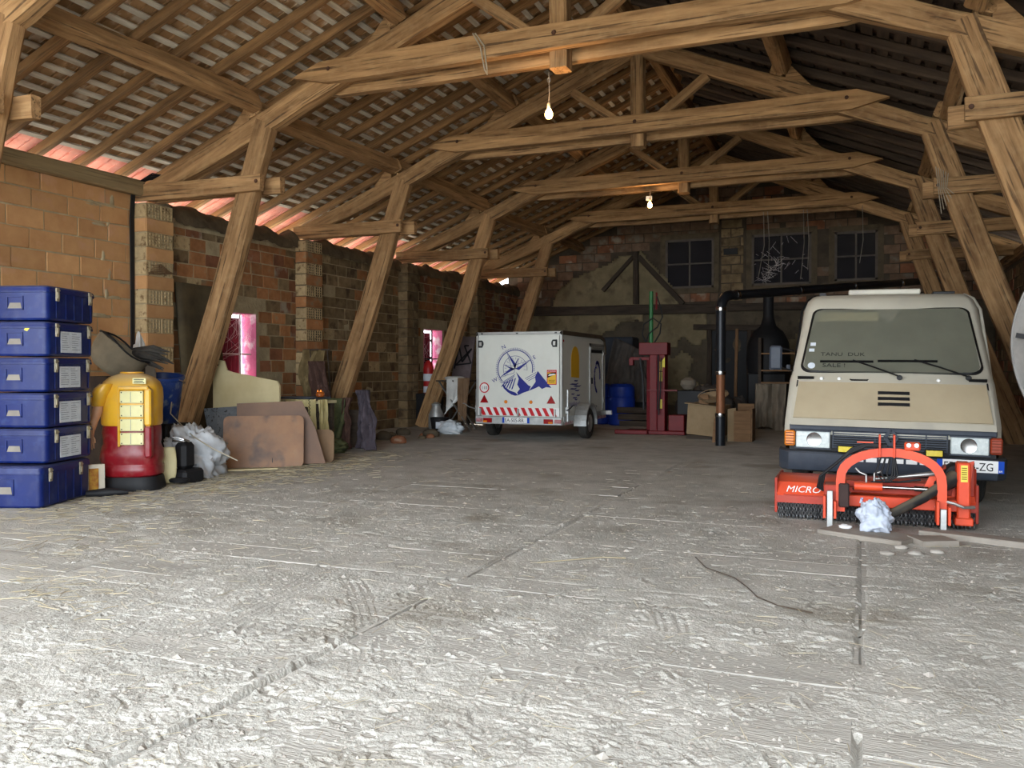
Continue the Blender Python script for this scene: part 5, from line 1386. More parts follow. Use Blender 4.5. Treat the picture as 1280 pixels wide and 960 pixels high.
MB().tube([(.27*math.cos(R(a)), .05, .08+.14*math.sin(R(a))) for a in range(0, 181, 20)], .008, 6).build('handle', MATS['wicker'], bs)
bs.location = (-2.45, 15.6, .74); bs.rotation_euler = (R(14), R(-8), R(10)); bs.scale = (1, 1, .8)
o = MB().box(-2.72, -2.55, 15.62, 15.66, .60, .82).build('board', WD); tag(o, 'short brown board standing up out of the cardboard box', 'board')
for k, (x, y, r_, lb) in enumerate(((-2.95, 17.8, .42, 'dark sack slumped behind the cardboard box'), (-2.45, 18.9, .22, 'dark sack in the shade right of the stove pipe'))):
    o = bundle('sack', (x, y, 0), (r_*1.4, r_, r_*.9+.2), DTP, None, .25, 2.2, 101+k); tag(o, lb, 'sack')

# ---------------------------------------------------------------- stove pipe
FLUE = mat('black_flue', (28, 30, 34), (40, 42, 46), rough=.35, metal=.4)
COPP = mat('rusty_copper_flue', (112, 72, 48), (142, 94, 64), rough=.5, metal=.3, stretch=(6, 6, 1), scale=6)
fp = thing('flue_pipe', 'black stove pipe rising from the floor and running over the van', 'pipe', (-2.15, 14.4, 0), world_=True)
px_, py_ = -2.15, 14.4
MB().tube([(px_, py_, 0), (px_, py_, .52)], .082, 20).build('pipe_segment', FLUE, fp, smooth=40)
MB().tube([(px_, py_, .52), (px_, py_, 1.22)], .072, 20).build('pipe_segment', COPP, fp, smooth=40)
MB().tube([(px_, py_, 1.22), (px_, py_, 2.30)], .082, 20).build('pipe_segment', FLUE, fp, smooth=40)
dh = Vector((1.9-px_, 21.8-py_, 0)).normalized(); slope = .10
dirv = (dh+Vector((0, 0, slope))).normalized()
el = [Vector((px_, py_, 2.28))+Vector((0, 0, .24))*math.sin(R(a))+dh*(.24*(1-math.cos(R(a)))) for a in range(0, 91, 11)]
MB().tube(el, .084, 20).build('elbow', FLUE, fp, smooth=40)
endp = el[-1]+dirv*8.6
MB().tube([el[-1], endp], .078, 20).build('pipe_segment', FLUE, fp, smooth=40)
for z in (.52, 1.22, 2.28): MB().lathe([(.088, z-.03), (.091, z), (.088, z+.03)], (px_, py_, 0), 20).build('clamp', CHROME, fp, smooth=40)
for k in range(5):
    c = el[-1]+dirv*(.15+k*1.9)
    MB().tube([c, c+dirv*.06], .086, 20).build('clamp', CHROME, fp, smooth=40)
# hood stove and shelves at the back, hung cloth, post
sv = thing('stove', 'black stove with a domed hood in the dark by the back wall', 'stove', (-1.6, 20.4, 0), world_=True)
MB().box(-2.4, -1.55, 20.1, 20.9, 0, 1.2, .03).build('body', BLACK, sv)
MB().lathe([(.46, 1.2), (.50, 1.5), (.46, 1.9), (.34, 2.15), (.18, 2.28), (.12, 2.5), (.12, 2.98)], (-1.98, 20.5, 0), 24).build('hood', BLACK, sv, smooth=40)
sh = thing('shelf_unit', 'dark shelf unit with jars behind the van mirror', 'shelf unit', (-1.4, 18.9, 0), world_=True)
for x in (-1.98, -1.02): MB().box(x-.03, x+.03, 18.7, 19.2, 0, 1.95).build('side_panel', W_DARK, sh)
for z in (.98, 1.24, 1.6): MB().box(-1.95, -1.05, 18.7, 19.2, z, z+.03).build('shelf', WD, sh)
for k in range(4):
    o = MB().lathe([(.04, 0), (.045, .01), (.045, .09), (.03, .11)], (-1.75+k*.17, 18.85, 1.272), 12).build('jar', GREYP, None, smooth=40); tag(o, ['leftmost', 'second', 'third', 'rightmost'][k]+' small jar on the dark shelf behind the van mirror', 'jar', 'jars on the dark shelf unit')
o = sheet('curtain', lambda u, v: (-2.04+.62*u*(1-.08*(1-v)), 18.52-.03*math.sin(u*3), .02+.06*math.sin(u*5)*(1-v)+.96*v), 34, 26, mat('linen', (116, 106, 90), (140, 128, 112), scale=4), None, .005, .16, 5, 113); tag(o, 'grey-beige cloth hanging from the shelf unit to the floor', 'cloth')
o = beam('post', (-2.74, 20.8, .0), (-2.74, 20.9, 2.25), .07, .09, WD, None); tag(o, 'slim wooden post standing before the dark back doorway', 'post')

# ================================================================== van
VB = mat('van_paint', (182, 178, 164), (200, 196, 182), rough=.5, scale=1.6, dust=.35, dustcol=(150, 136, 112), spots=(176, 172, 162), spotscale=2.4)
VBD = mat('van_hood_paint', (168, 154, 128), (186, 172, 144), rough=.6, scale=1.6, dust=.35, dustcol=(150, 134, 106))
VP = mat('van_black_plastic', (44, 50, 60), (60, 66, 76), rough=.55, dust=.25, dustcol=(96, 96, 98))
SEAL = mat('rubber_seal', (14, 14, 15), rough=.5)
def dusty_glass():
    m = bpy.data.materials.new('dusty_windshield'); m.use_nodes = True
    nt = m.node_tree; N = nt.nodes; L = nt.links; P = N['Principled BSDF']
    P.inputs['Base Color'].default_value = lin((112, 112, 98)); P.inputs['Roughness'].default_value = .45
    tc = N.new('ShaderNodeTexCoord'); no = N.new('ShaderNodeTexNoise'); no.inputs['Scale'].default_value = 3; no.inputs['Detail'].default_value = 6
    L.new(tc.outputs['Object'], no.inputs[0])
    mr = N.new('ShaderNodeMapRange'); mr.inputs[1].default_value = .3; mr.inputs[2].default_value = .7; mr.inputs[3].default_value = .66; mr.inputs[4].default_value = .80
    L.new(no.outputs['Fac'], mr.inputs[0]); L.new(mr.outputs[0], P.inputs['Alpha'])
    return m
WSG = dusty_glass()
LENS = mat('headlamp_glass', (176, 186, 186), (206, 212, 208), rough=.25, scale=30, spec=.6, bump=.2, bscale=60)
van = thing('van', 'dusty beige motorhome van with a dirty windscreen behind the red mower', 'van', (0, 0, 0))
# profile stations from the grille up over the roof: y, z, half width of the front face, outer half width
ST = [(.10, .66, .86, .925), (.10, .78, .86, .92), (.42, 1.155, .84, .905), (.50, 1.215, .83, .895), (.99, 1.90, .735, .815), (1.05, 1.985, .70, .785), (1.16, 2.04, .65, .735), (4.6, 2.08, .65, .74)]
vs_ = []; fs = []
for (y, z, w, wo) in ST:
    vs_ += [(-wo, y+.20, z-.0), (-w-.045, y+.055, z), (-w, y, z), (0, y-.035, z+.004), (w, y, z), (w+.045, y+.055, z), (wo, y+.20, z)]
for i in range(len(ST)-1):
    for k in range(6): fs.append((i*7+k, i*7+k+1, (i+1)*7+k+1, (i+1)*7+k))
n = len(vs_)
for s in (-1, 1):
    low = [(s*.90, .30, .42), (s*.90, 4.8, .42), (s*.86, 4.8, 2.0)]
    vs_ += low
o7 = 0
L_ = [i*7 for i in range(len(ST))]; R_ = [i*7+6 for i in range(len(ST))]
fs.append(tuple(L_+[n+2, n+1, n+0])); fs.append(tuple((R_+[n+5, n+4, n+3])[::-1]))
fs.append((n+1, n+2, (len(ST)-1)*7, (len(ST)-1)*7+6, n+5, n+4))
bd = MB().add(vs_, fs).build('body', VB, van, smooth=38)
# hood panel, slightly proud, with shut lines and vents
def onface(y0, z0, y1, z1, u):      # between two profile points
    return (y0+(y1-y0)*u, z0+(z1-z0)*u)
ha, hb = (.10, .785), (.415, 1.15)
nf = Vector((0, -(hb[1]-ha[1]), (hb[0]-ha[0]))).normalized()
def hp(x, u, d=0.):
    y, z = onface(ha[0], ha[1], hb[0], hb[1], u); y -= .035*(1-abs(x)/.8)
    return (x, y+nf.y*d, z+nf.z*d)
def slabf(pts, d0, d1, fn):
    n = len(pts); vs = [fn(x, u, d0) for x, u in pts]+[fn(x, u, d1) for x, u in pts]
    return vs, [tuple(range(n))[::-1], tuple(range(n, 2*n))]+[(i, (i+1) % n, (i+1) % n+n, i+n) for i in range(n)]
hd = MB()
for a, b_ in ((-.835, 0), (0, .835)):
    ta, tb2_ = a*.965, b_*.965
    vs, f_ = slabf([(a, .06), (b_, .06), (tb2_, .97), (ta, .97)], .0, .014, hp); hd.add(vs, f_)
hood = hd.build('hood', VBD, van)
vs, f_ = slabf([(-.85, -.10), (.85, -.10), (.85, .05), (-.85, .05)], .0, .02, lambda x, u, d: (x, hp(0, u)[1]-.004-d, hp(0, u)[2]))
MB().add(vs, f_).build('hood_lip', VB, van)
vt = MB()
for k in range(3):
    vs, f_ = slabf([(-.14, .40+k*.14), (.135, .40+k*.14), (.135, .47+k*.14), (-.14, .47+k*.14)], .010, .022, lambda x, u, d: hp(x*.98+.04, u, d)); vt.add(vs, f_)
vt.build('air_slot', BLACK, hood)
# seam shadows at the hood sides
sm_ = MB()
for s in (-1, 1): sm_.obox((s*.85, .095, .72), (s*.818, .42, 1.16), .012, .006, up=(0, -1, 0))
sm_.build('shut_line', SEAL, van)
# cowl with dark end grilles
for s, x0_, x1_ in ((-1, -.82, -.67), (1, .67, .82)):
    MB().obox((x0_, .44, 1.178), (x1_, .44, 1.178), .012, .045, up=(0, -.5, 1)).build('cowl_grille', SEAL, van)
for x in (-.60, -.44, .42): MB().lathe([(.012, -.01), (.018, 0)], (x, .425, 1.18), 12, 'y').build('washer_jet', WHV, van)
MB().tube([(-.34, .43, 1.175), (-.33, .405, 1.172), (-.19, .405, 1.172), (-.18, .43, 1.175)], .008, 8).build('hood_handle', SEAL, van)
# windscreen
wa, wb_ = (.50, 1.235), (.985, 1.885)
nw = Vector((0, -(wb_[1]-wa[1]), (wb_[0]-wa[0]))).normalized()
def wp(x, u, d=0.):
    y, z = onface(wa[0], wa[1], wb_[0], wb_[1], u); y -= .035*(1-(x/.7)**2)
    return (x, y+nw.y*d, z+nw.z*d)
def wpoly(inset=0., n=6):
    P = []; r = .09
    for (cx_, cu, a0, sx, sy) in ((1, 0, -90, 1, 1), (1, 1, 0, 1, -1), (-1, 1, 90, -1, -1), (-1, 0, 180, -1, 1)):
        W = (.80 if cu == 0 else .72)-inset
        for k in range(n+1):
            a = R(a0+90*k/n)
            x = cx_*(W-r)+r*math.cos(a); u = (cu*(1-2*inset)+inset)+(-sy*-1)*0
            uu = (r*1.15 if cu == 0 else 1-r*1.15)+r*1.15*math.sin(a)
            uu = inset+uu*(1-2*inset)
            P.append((x, uu))
    return P
def fan(P, d0, fn):
    c = (0, .5); vs = [fn(x, u, d0) for x, u in P]+[fn(0, .5, d0)]
    # strips across so that the pane follows the bow of the screen
    return vs, [(i, (i+1) % len(P), len(P)) for i in range(len(P))]
P = wpoly(0); Q = wpoly(.02)
sl = MB(); n = len(P)
sl.add([wp(x, u, .012) for x, u in P]+[wp(x, u, .018) for x, u in Q], [(i, (i+1) % n, (i+1) % n+n, i+n) for i in range(n)])
sl.add([wp(x, u, .0) for x, u in P]+[wp(x, u, .012) for x, u in P], [(i, (i+1) % n, (i+1) % n+n, i+n) for i in range(n)])
sl.build('screen_seal', SEAL, van)
g = MB(); rows = 12
for j in range(rows):
    u0, u1 = .02+.96*j/rows, .02+.96*(j+1)/rows
    def hwid(u):
        w = .80+(.72-.80)*u-.02; r = .09*1.15
        for e, uu in ((0, u), (1, 1-u)):
            if uu < r: w -= .09*(1-math.sqrt(max(0, 1-((r-uu)/r)**2)))
        return w
    for i in range(10):
        a0, a1 = -1+2*i/10, -1+2*(i+1)/10
        g.add([wp(a0*hwid(u0), u0, .013), wp(a1*hwid(u0), u0, .013), wp(a1*hwid(u1), u1, .013), wp(a0*hwid(u1), u1, .013)], [(0, 1, 2, 3)])
ws = g.build('windscreen', WSG, van, smooth=40)
DARKI = mat('dark_cab', (66, 66, 60), (80, 80, 72), rough=.95)
g = MB()
for j in range(6):
    u0, u1 = .01+.98*j/6, .01+.98*(j+1)/6
    for i in range(10):
        a0, a1 = -1+2*i/10, -1+2*(i+1)/10
        g.add([wp(a0*hwid(u0), u0, .003), wp(a1*hwid(u0), u0, .003), wp(a1*hwid(u1), u1, .003), wp(a0*hwid(u1), u1, .003)], [(0, 1, 2, 3)])
g.build('cab_shade', DARKI, van)  # sheet behind the glass, its dark colour stands in for the unlit cab
vs, f_ = slabf([(-.66, .80), (-.10, .80), (-.09, .94), (-.65, .94)], .005, .008, wp); MB().add(vs, f_).build('sun_visor', mat('visor_cream', (240, 226, 176)), van)
dk = mat('finger_trace', (44, 46, 40))
def wtext(s, x, u, size):
    o = text(s, size, dk, van, (0, 0, 0), (0, 0, 0), name='finger_writing')
    Lw = math.hypot(wb_[1]-wa[1], wb_[0]-wa[0])
    for v in o.data.vertices: v.co = Vector(wp(x+v.co.x*1.25, u+v.co.y/Lw, .0165+v.co.z))
    return o
wtext('TANU  DUK', -.62, .245, .06); wtext('SALE !', -.60, .075, .065)
for (x, u, w_, h_) in ((-.72, .40, .05, .05), (-.73, .31, .05, .045)):
    vs, f_ = slabf([(x, u), (x+w_, u), (x+w_, u+h_), (x, u+h_)], .014, .016, wp); MB().add(vs, f_).build('screen_sticker', LBL, van)
P = [(-.70+.035*math.cos(R(a)), .095+.045*math.sin(R(a))) for a in range(0, 360, 24)]
vs, f_ = slabf(P, .014, .016, wp); MB().add(vs, f_).build('tax_disc', LBL, van)
for (px0, pu0, tx_, tu_, bl) in ((.09, -.07, -.34, .165, .28), (.67, -.06, .20, .18, .30)):
    w_ = thing('wiper', None, None); w_.parent = van; bpy.data.objects.remove(w_)
    a_ = MB().tube([wp(px0, pu0, .04), wp((px0+tx_)/2, (pu0+tu_)/2, .05), wp(tx_+.02, tu_, .035)], .008, 6)
    a_.lathe([(.025, -.02), (.025, .02)], wp(px0, pu0, .02), 12, 'y')
    wo = a_.build('wiper_arm', SEAL, van)
    MB().obox(wp(tx_-bl, tu_-.015, .025), wp(tx_+bl*.72, tu_-.01, .025), .012, .02, up=(0, -1, 1)).build('wiper_blade', SEAL, wo)
# roof rail, hatch and gutters
MB().box(-.38, .30, 1.22, 1.8, 2.05, 2.105, .01).build('roof_hatch', VB, van)
MB().box(.42, .62, 1.3, 1.6, 2.05, 2.08, .005).build('roof_rack_foot', SEAL, van)
for s in (-1, 1):
    MB().tube([(s*.875, .62, 1.2), (s*.83, 1.12, 1.88), (s*.78, 1.25, 2.0), (s*.72, 1.45, 2.055), (s*.72, 4.6, 2.10)], .014, 7).build('gutter', SEAL if s < 0 else VB, van)
MB().box(-.66, -.60, 1.16, 1.24, 2.0, 2.07).build('rack_clamp', SEAL, van)
# grille, lamps, bumper
MB().box(-.86, .86, .05, .14, .70, .755, .008).build('upper_bumper_edge', VP, van)
MB().box(-.86, .86, .09, .16, .50, .72).build('grille_back', BLACK, van)
gl = MB()
for k in range(8):
    gl.box(-.48, .48, .06, .10, .545+k*.021, .555+k*.021)
for x in (-.48, -.12, .30, .47): gl.box(x, x+.01, .07, .1, .54, .71)
gl.build('grille_slat', VP, van)
bdg = MB()
for k in range(4):
    pts_ = [(0, .735), (.05, .66), (0, .585), (-.05, .66)]
    a_, b_ = pts_[k], pts_[(k+1) % 4]
    bdg.obox((a_[0]+.015, .035, a_[1]), (b_[0]+.015, .035, b_[1]), .03, .022, up=(0, 1, 0))
bdg.build('diamond_badge', VP, van)
for s in (-1, 1):
    xa_, xb_ = (s*.50, s*.80) if s > 0 else (-.80, -.50)
    hl_ = MB().box(xa_, xb_, .045, .12, .535, .69, .008).build('headlamp', LENS, van)
    xc = (xa_+xb_)/2-.01*s
    MB().lathe([(.001, .055), (.05, .045), (.066, .038), (.060, .040)], (xc, 0, .615), 20, 'y').build('reflector_bowl', CHROME, hl_, smooth=50)
    MB().box(xa_-.01, xb_+.01, .04, .055, .688, .70).box(xa_-.01, xb_+.01, .04, .055, .525, .537).build('lamp_bezel', VP, hl_)
    xi0, xi1 = (.81, .905) if s > 0 else (-.905, -.81)
    tl_ = MB().box(xi0, xi1, .06, .22, .545, .69, .012).build('turn_signal', AMBL if s < 0 else mat('dark_amber', (150, 58, 34), rough=.3), van)
    rbs = MB()
    for k in range(5): rbs.box(xi0+.008, xi1-.008, .056, .062, .56+k*.026, .566+k*.026)
    rbs.build('lens_rib', mat('lens_dark', (96, 40, 16)), tl_)
bp = MB()
prof = [(-.02, .505), (-.035, .49), (-.035, .40), (.0, .33), (.10, .31), (.16, .31), (.16, .51)]
Xs = [-.96, -.93, -.86, .86, .93, .96]; yo = [.22, .09, 0, 0, .09, .22]
rings = []
for X_, y_ in zip(Xs, yo): rings.append([(X_, y+y_*1.0, z) for y, z in prof])
lv = [v for r_ in rings for v in r_]; m_ = len(prof)
bp.add(lv, [(i*m_+k, i*m_+(k+1) % m_, (i+1)*m_+(k+1) % m_, (i+1)*m_+k) for i in range(5) for k in range(m_)]+[tuple(range(m_))[::-1], tuple(5*m_+k for k in range(m_))])
bp.build('bumper', VP, van, smooth=30)
gp = MB()
for k in range(6): gp.box(-.30+k*.11, -.21+k*.11, -.04, -.03, .435, .475, .002)
gp.build('bumper_slot', WHV, van)
for x in (-.36, .36):
    f_o = MB().box(x-.075, x+.075, -.10, -.035, .515, .58, .008).build('fog_lamp', BLACK, van)
    MB().box(x-.065, x+.065, -.106, -.098, .522, .573, .003).build('fog_lens', mat('yellow_lens', (200, 176, 20), (226, 206, 70), rough=.2, scale=20, spec=.6), f_o)
plv = MB().box(.385, .905, -.045, -.037, .395, .50, .002).build('number_plate', WHV, van)
for q0, q1 in ((.385, .43), (.86, .905)): MB().box(q0, q1, -.0465, -.044, .395, .50).build('blue_strip', MATS['plate_blue'], plv)
text('ED-474-ZG', .098, TXT, van, (.437, -.0462, .412), (math.pi/2, 0, 0), name='plate_lettering', w=.83)
text('F', .03, WHV, van, (.395, -.0475, .405), (math.pi/2, 0, 0), name='plate_lettering'); text('64', .026, WHV, van, (.865, -.0475, .405), (math.pi/2, 0, 0), name='plate_lettering')
for s in (-1, 1):
    wheel(van, (s*.78, .95, .31), .305, .18, s); wheel(van, (s*.78, 3.9, .31), .305, .18, s)
MB().box(-.85, .85, .25, 4.7, .30, .46).build('underbody', BLACK, van)
mr_ = MB().tube([(-.87, .62, 1.25), (-1.0, .56, 1.28), (-1.03, .56, 1.42)], .010, 7).tube([(-.87, .64, 1.45), (-1.0, .58, 1.48)], .010, 7).build('mirror_arm', SEAL, van)
MB().add(*(lambda m: (m.v, m.f))(MB().box(-1.10, -.98, .52, .56, 1.26, 1.50, .018))).build('mirror_head', VP, mr_)
van.location = (.235, 8.36, 0.0); van.rotation_euler = (0, R(.9), R(.3))

# ================================================================== flail mower
ORG = mat('mower_orange', (206, 62, 30), (226, 82, 44), rough=.45, scale=4, dust=.35, dustcol=(150, 84, 62), spec=.4)
ORD = mat('mower_red_dusty', (150, 44, 30), (178, 62, 44), rough=.55, scale=4, dust=.5, dustcol=(140, 90, 74))
mw = thing('flail_mower', 'orange-red flail mower with an arched hitch parked before the van', 'mower', (.2, 7.8, 0), world_=True)
Yd = 7.72
def yz(mb, pts, x0, x1): return mb.prism(pts, x0, x1, 'yz')
hoodp = [(7.62, .14), (7.60, .22), (7.66, .31), (7.76, .345), (8.02, .35), (8.20, .30), (8.22, .14), (8.20, .14), (8.18, .29), (8.0, .335), (7.77, .33), (7.675, .30), (7.62, .215), (7.635, .14)]
dk_ = yz(MB(), hoodp, -.655, .86).build('deck', ORG, mw, smooth=30)
MB().box(-.675, -.65, 7.60, 8.22, .05, .35, .006).build('side_plate', ORD, mw); MB().box(.85, .875, 7.60, 8.22, .05, .36, .006).build('side_plate', ORD, mw)
yz(MB(), [(7.595, .14), (7.60, .20), (7.61, .20), (7.61, .14)], -.655, .86).build('edge_strip', ORD, mw)
MB().box(-.60, -.18, 7.592, 7.60, .205, .212).build('fold_line', ORD, mw)
# lettering on the sloping left hood
sl_ = math.atan2(.09, .06)
text('MICRO', .084, WHV, mw, (-.585, 7.606, .232), (sl_, 0, R(0)), name='brand_lettering', shear=.25, w=1.05)
o = text('GM', .06, WHV, mw, (-.155, 7.61, .238), (sl_, 0, 0), name='brand_lettering', shear=.25)
# chain curtain
ch_me = {}
def chain_mesh(nl):
    m = MB()
    for k in range(nl):
        c = -k*.030; w_, h_ = .010, .019
        pts = []
        for j in range(10):
            a = 2*math.pi*j/10; pts.append((w_*math.cos(a), 0, c+h_*math.sin(a)) if k % 2 == 0 else (w_*.2, w_*math.cos(a), c+h_*math.sin(a)))
        m.tube(pts, .0042, 5, closed=True)
    return m.mesh('chain', STEEL if False else mat('chain_iron', (70, 70, 72), (120, 120, 120), rough=.5, metal=.6))
cm3 = chain_mesh(4)
for i in range(52):
    linked('chain', cm3, mw, Vector((-.64+i*.0290, 7.60+random.uniform(-.004, .004), .118))-Vector((.2, 7.8, 0)))
for i in range(26): linked('chain', cm3, mw, Vector((-.63+i*.058, 7.63, .110))-Vector((.2, 7.8, 0)))
MB().box(-.65, .85, 7.64, 7.66, .02, .135).build('flap_bar', BLACK, mw)
MB().tube([(-.64, 8.0, .09), (.84, 8.0, .09)], .055, 14).build('rotor', BLACK, mw)
# lower frame beam and parts between the arch legs
MB().box(-.15, .78, 7.46, 7.58, .16, .25, .006).build('cross_beam', ORG, mw)
MB().box(-.12, .60, 7.50, 7.60, .27, .31, .004).box(-.10, .5, 7.56, 7.62, .31, .36, .004).build('slide_rail', ORD, mw)
# arch with its two legs
ap = []
for k in range(17):
    a = R(180-180*k/16); ap.append((.225+.368*math.cos(a), .375+.245*math.sin(a)**.8 if math.sin(a) > 0 else .375))
ap = [(-.143, .13)]+ap+[(.593, .13)]
out = []; inn = []
for i, (x, z) in enumerate(ap):
    p, q = ap[max(0, i-1)], ap[min(len(ap)-1, i+1)]
    t = Vector((q[0]-p[0], q[1]-p[1])).normalized(); n_ = Vector((-t.y, t.x))
    out.append((x+n_.x*.034, z+n_.y*.034)); inn.append((x-n_.x*.034, z-n_.y*.034))
ar = MB()
for i in range(len(ap)-1):
    ar.prism([inn[i], inn[i+1], out[i+1], out[i]], 7.34, 7.40)
ar.build('arch', ORG, mw, smooth=30)
tl2 = MB().box(.14, .155, 7.32, 7.42, .58, .76, .003).box(.245, .26, 7.32, 7.42, .58, .76, .003).build('top_link_lug', ORG, mw)
MB().box(.155, .245, 7.35, 7.40, .57, .66).build('top_link_block', mat('dark_iron', (40, 42, 46)), tl2)
cr = MB().box(.325, .44, 7.33, 7.40, .64, .705, .01).build('top_bracket', ORG, mw)
for x in (.355, .41): MB().lathe([(.018, 7.318), (.020, 7.33)], (x, 0, .683), 12, 'y').build('bolt', CHROME, cr)
MB().box(-.02, .10, 7.345, 7.36, .69, .70).build('bracket_stay', ORG, mw)
# feet
for x in (-.22, .60):
    MB().box(x-.022, x+.022, 7.28, 7.32, .0, .30 if x < 0 else .20, .003).build('stand_leg', GALV, mw)
    MB().box(x-.05, x-.03, 7.26, 7.42, .08, .26, .003).box(x+.03, x+.05, 7.26, 7.42, .08, .22, .003).build('hitch_ear', ORG, mw)
MB().box(-.27, -.10, 7.36, 7.58, .14, .34, .01).build('hitch_bracket', ORD, mw)
MB().box(-.155, -.075, 7.30, 7.36, .17, .36, .01).build('hitch_block', mat('hitch_iron', (46, 36, 36), (70, 54, 50)), mw)
# hydraulic rams, fittings and hoses
MB().tube([(-.04, 7.40, .335), (.17, 7.40, .335)], .034, 14).build('ram_body', ORG, mw, smooth=40)
MB().tube([(.17, 7.40, .335), (.42, 7.40, .335)], .013, 10).tube([(.40, 7.40, .335), (.50, 7.40, .333)], .022, 10).build('ram_rod', CHROME, mw, smooth=40)
MB().tube([(.12, 7.48, .39), (.40, 7.48, .43), (.55, 7.5, .45)], [.012, .014, .02], 10).build('top_ram', STEEL, mw, smooth=40)
MB().tube([(.05, 7.38, .37), (.05, 7.38, .43), (.0, 7.38, .45), (-.03, 7.40, .48)], .009, 8).tube([(.11, 7.42, .38), (.11, 7.42, .44), (.17, 7.42, .46)], .009, 8).build('fitting', STEEL, mw, smooth=50)
MB().prism([(.45, .28), (.62, .28), (.60, .42), (.56, .46), (.52, .44)], 7.50, 7.53).prism([(.68, .26), (.80, .26), (.84, .55), (.78, .53), (.70, .40)], 7.6, 7.63).build('support_plate', ORG, mw)
hs_ = MB()
for k in range(3):
    o_ = .018*k
    hs_.tube([(-.22+o_, 7.45, .25+o_), (-.32+o_, 7.42, .31), (-.30+o_, 7.40, .40+o_), (-.19+o_, 7.38, .50+o_), (-.08+o_*.5, 7.37, .60+o_), (.05, 7.36, .665+o_*.5), (.20, 7.37, .66+o_*.4)], .011, 8)
hs_.build('hydraulic_hose', BLACK, mw, smooth=60)
h2 = MB()
for k in range(3): h2.tube([(.17+k*.03, 7.37, .62), (.12+k*.04, 7.36, .45), (.18+k*.02, 7.35, .385), (.24+k*.02, 7.36, .44), (.25, 7.37, .62)], .008, 7)
h2.tube([(-.05, 7.46, .30), (.1, 7.45, .37), (.3, 7.46, .375), (.45, 7.47, .40)], .009, 7).build('hydraulic_hose', BLACK, mw, smooth=60)
# drive shaft
MB().tube([(.18, 7.16, .13), (.46, 7.30, .28), (.62, 7.44, .38)], [.036, .038, .04], 14).tube([(.58, 7.43, .355), (.70, 7.52, .42)], [.055, .065], 14).build('drive_shaft', mat('shaft_plastic', (26, 26, 28), (44, 44, 44), rough=.6, dust=.3), mw, smooth=50)
MB().tube([(.58, 7.36, .26), (.68, 7.34, .24), (.74, 7.34, .215), (.82, 7.38, .215)], .012, 8).build('shaft_chain', STEEL, mw)
MB().lathe([(.001, 7.60), (.09, 7.60), (.11, 7.64), (.11, 7.70)], (.72, 0, .42), 24, 'y').build('shaft_guard', BLACK, mw, smooth=40)
# gearbox and belt guard box
MB().box(.62, .86, 7.62, 7.8, .25, .50, .02).build('gearbox', ORD, mw)
bg_ = MB().box(.705, .800, 7.44, 7.60, .075, .55, .012).build('belt_guard', ORG, mw)
MB().box(.73, .778, 7.434, 7.442, .40, .53).build('yellow_sticker', YEL, bg_)
pr_ = MB()
for k in range(6): pr_.box(.736, .772, 7.432, 7.4345, .42+k*.017, .427+k*.017)
pr_.build('print', mat('print_brown', (120, 90, 30)), bg_)
MB().box(.69, .82, 7.42, 7.62, .06, .12, .008).build('skid', ORG, mw)
for x in (.0, .55):
    MB().prism([(x, .19), (x+.018, .19), (x+.03, .235), (x+.01, .235)], 7.452, 7.46).build('decal', mat('decal_white_blue', (210, 214, 230), (70, 80, 180), scale=30, contrast=3), mw)

# cloth over the shaft end and boards under the stand
o = bundle('cloth', (.115, 7.10, .035), (.125, .11, .15), mat('pale_blue_cloth', (166, 176, 192), (206, 212, 224), scale=6, bump=.3), None, .40, 1.45, 136, 72, 48); tag(o, 'pale blue cloth bunched over the mower drive shaft end', 'cloth')
o = bundle('rag', (-.10, 7.14, .03), (.05, .04, .02), WHV, None, .3, 2.4, 133, 20, 12); tag(o, 'small white rag lying on the board left of the blue cloth', 'rag')
DUB = mat('dusty_board', (124, 116, 106), (158, 150, 140), scale=3, bump=.4, lines=.3)
for k, (p, q, w_, lb) in enumerate((((-.22, 7.16, .014), (.36, 6.86, .014), .36, 'dusty board under the blue cloth and the left mower leg'), ((.38, 6.84, .014), (.62, 6.95, .014), .22, 'short dusty board end touching the board under the cloth'), ((.45, 7.26, .014), (1.30, 6.95, .02), .16, 'long narrow board running right from the mower to the frame edge'))):
    o = beam('board', p, q, w_, .05, DUB, None, jit=.004); tag(o, lb, 'board', 'boards under the mower')
for k, (x, y) in enumerate(((.28, 6.62), (.36, 6.45), (.18, 6.38), (.5, 6.55))):
    o = bundle('dirt_clod', (x, y, 0), (.05, .035, .018), CLOD, None, .25, 2, 141+k, 14, 9); tag(o, ['clod of dirt nearest the short board end', 'larger clod of dirt by the right floor seam', 'clod of dirt closest to the camera beside the seam', 'clod of dirt right of the floor seam'][k], 'dirt clod', 'dirt clods by the floor seam')

# bag hanging at the right edge
BAGM = mat('grey_canvas', (112, 110, 108), (146, 143, 138), scale=4, bump=.3)
o = thing('hanging_bag', 'grey canvas bag hanging at the right edge of the photo', 'bag', (1.3, 7.0, 1.0), world_=True)
sheet('canvas', lambda u, v: (1.00+.10*abs(2*v-1.1)**2+.42*u, 7.0+.18*math.sin(u*3.1)*-1, 1.00+.84*v), 26, 34, BAGM, o, .006, .12, 3, 151)
sheet('canvas_back', lambda u, v: (1.00+.10*abs(2*v-1.1)**2+.42*u, 7.02+.14*math.sin(u*3.1), 1.00+.84*v), 16, 20, BAGM, o, .006, .05, 3, 153)
MB().obox((1.02, 6.93, 1.52), (1.25, 6.80, 1.46), .01, .035).build('strap', BLACK, o)
MB().tube([(1.25, 7.0, 1.80), (1.30, 7.0, 1.95), (1.34, 7.0, 2.03)], .010, 6).build('rope', MATS['cord'], o)
o = thing('bag_post', 'timber post with an arm that carries the grey canvas bag', 'post', (1.72, 7.0, 0), world_=True)
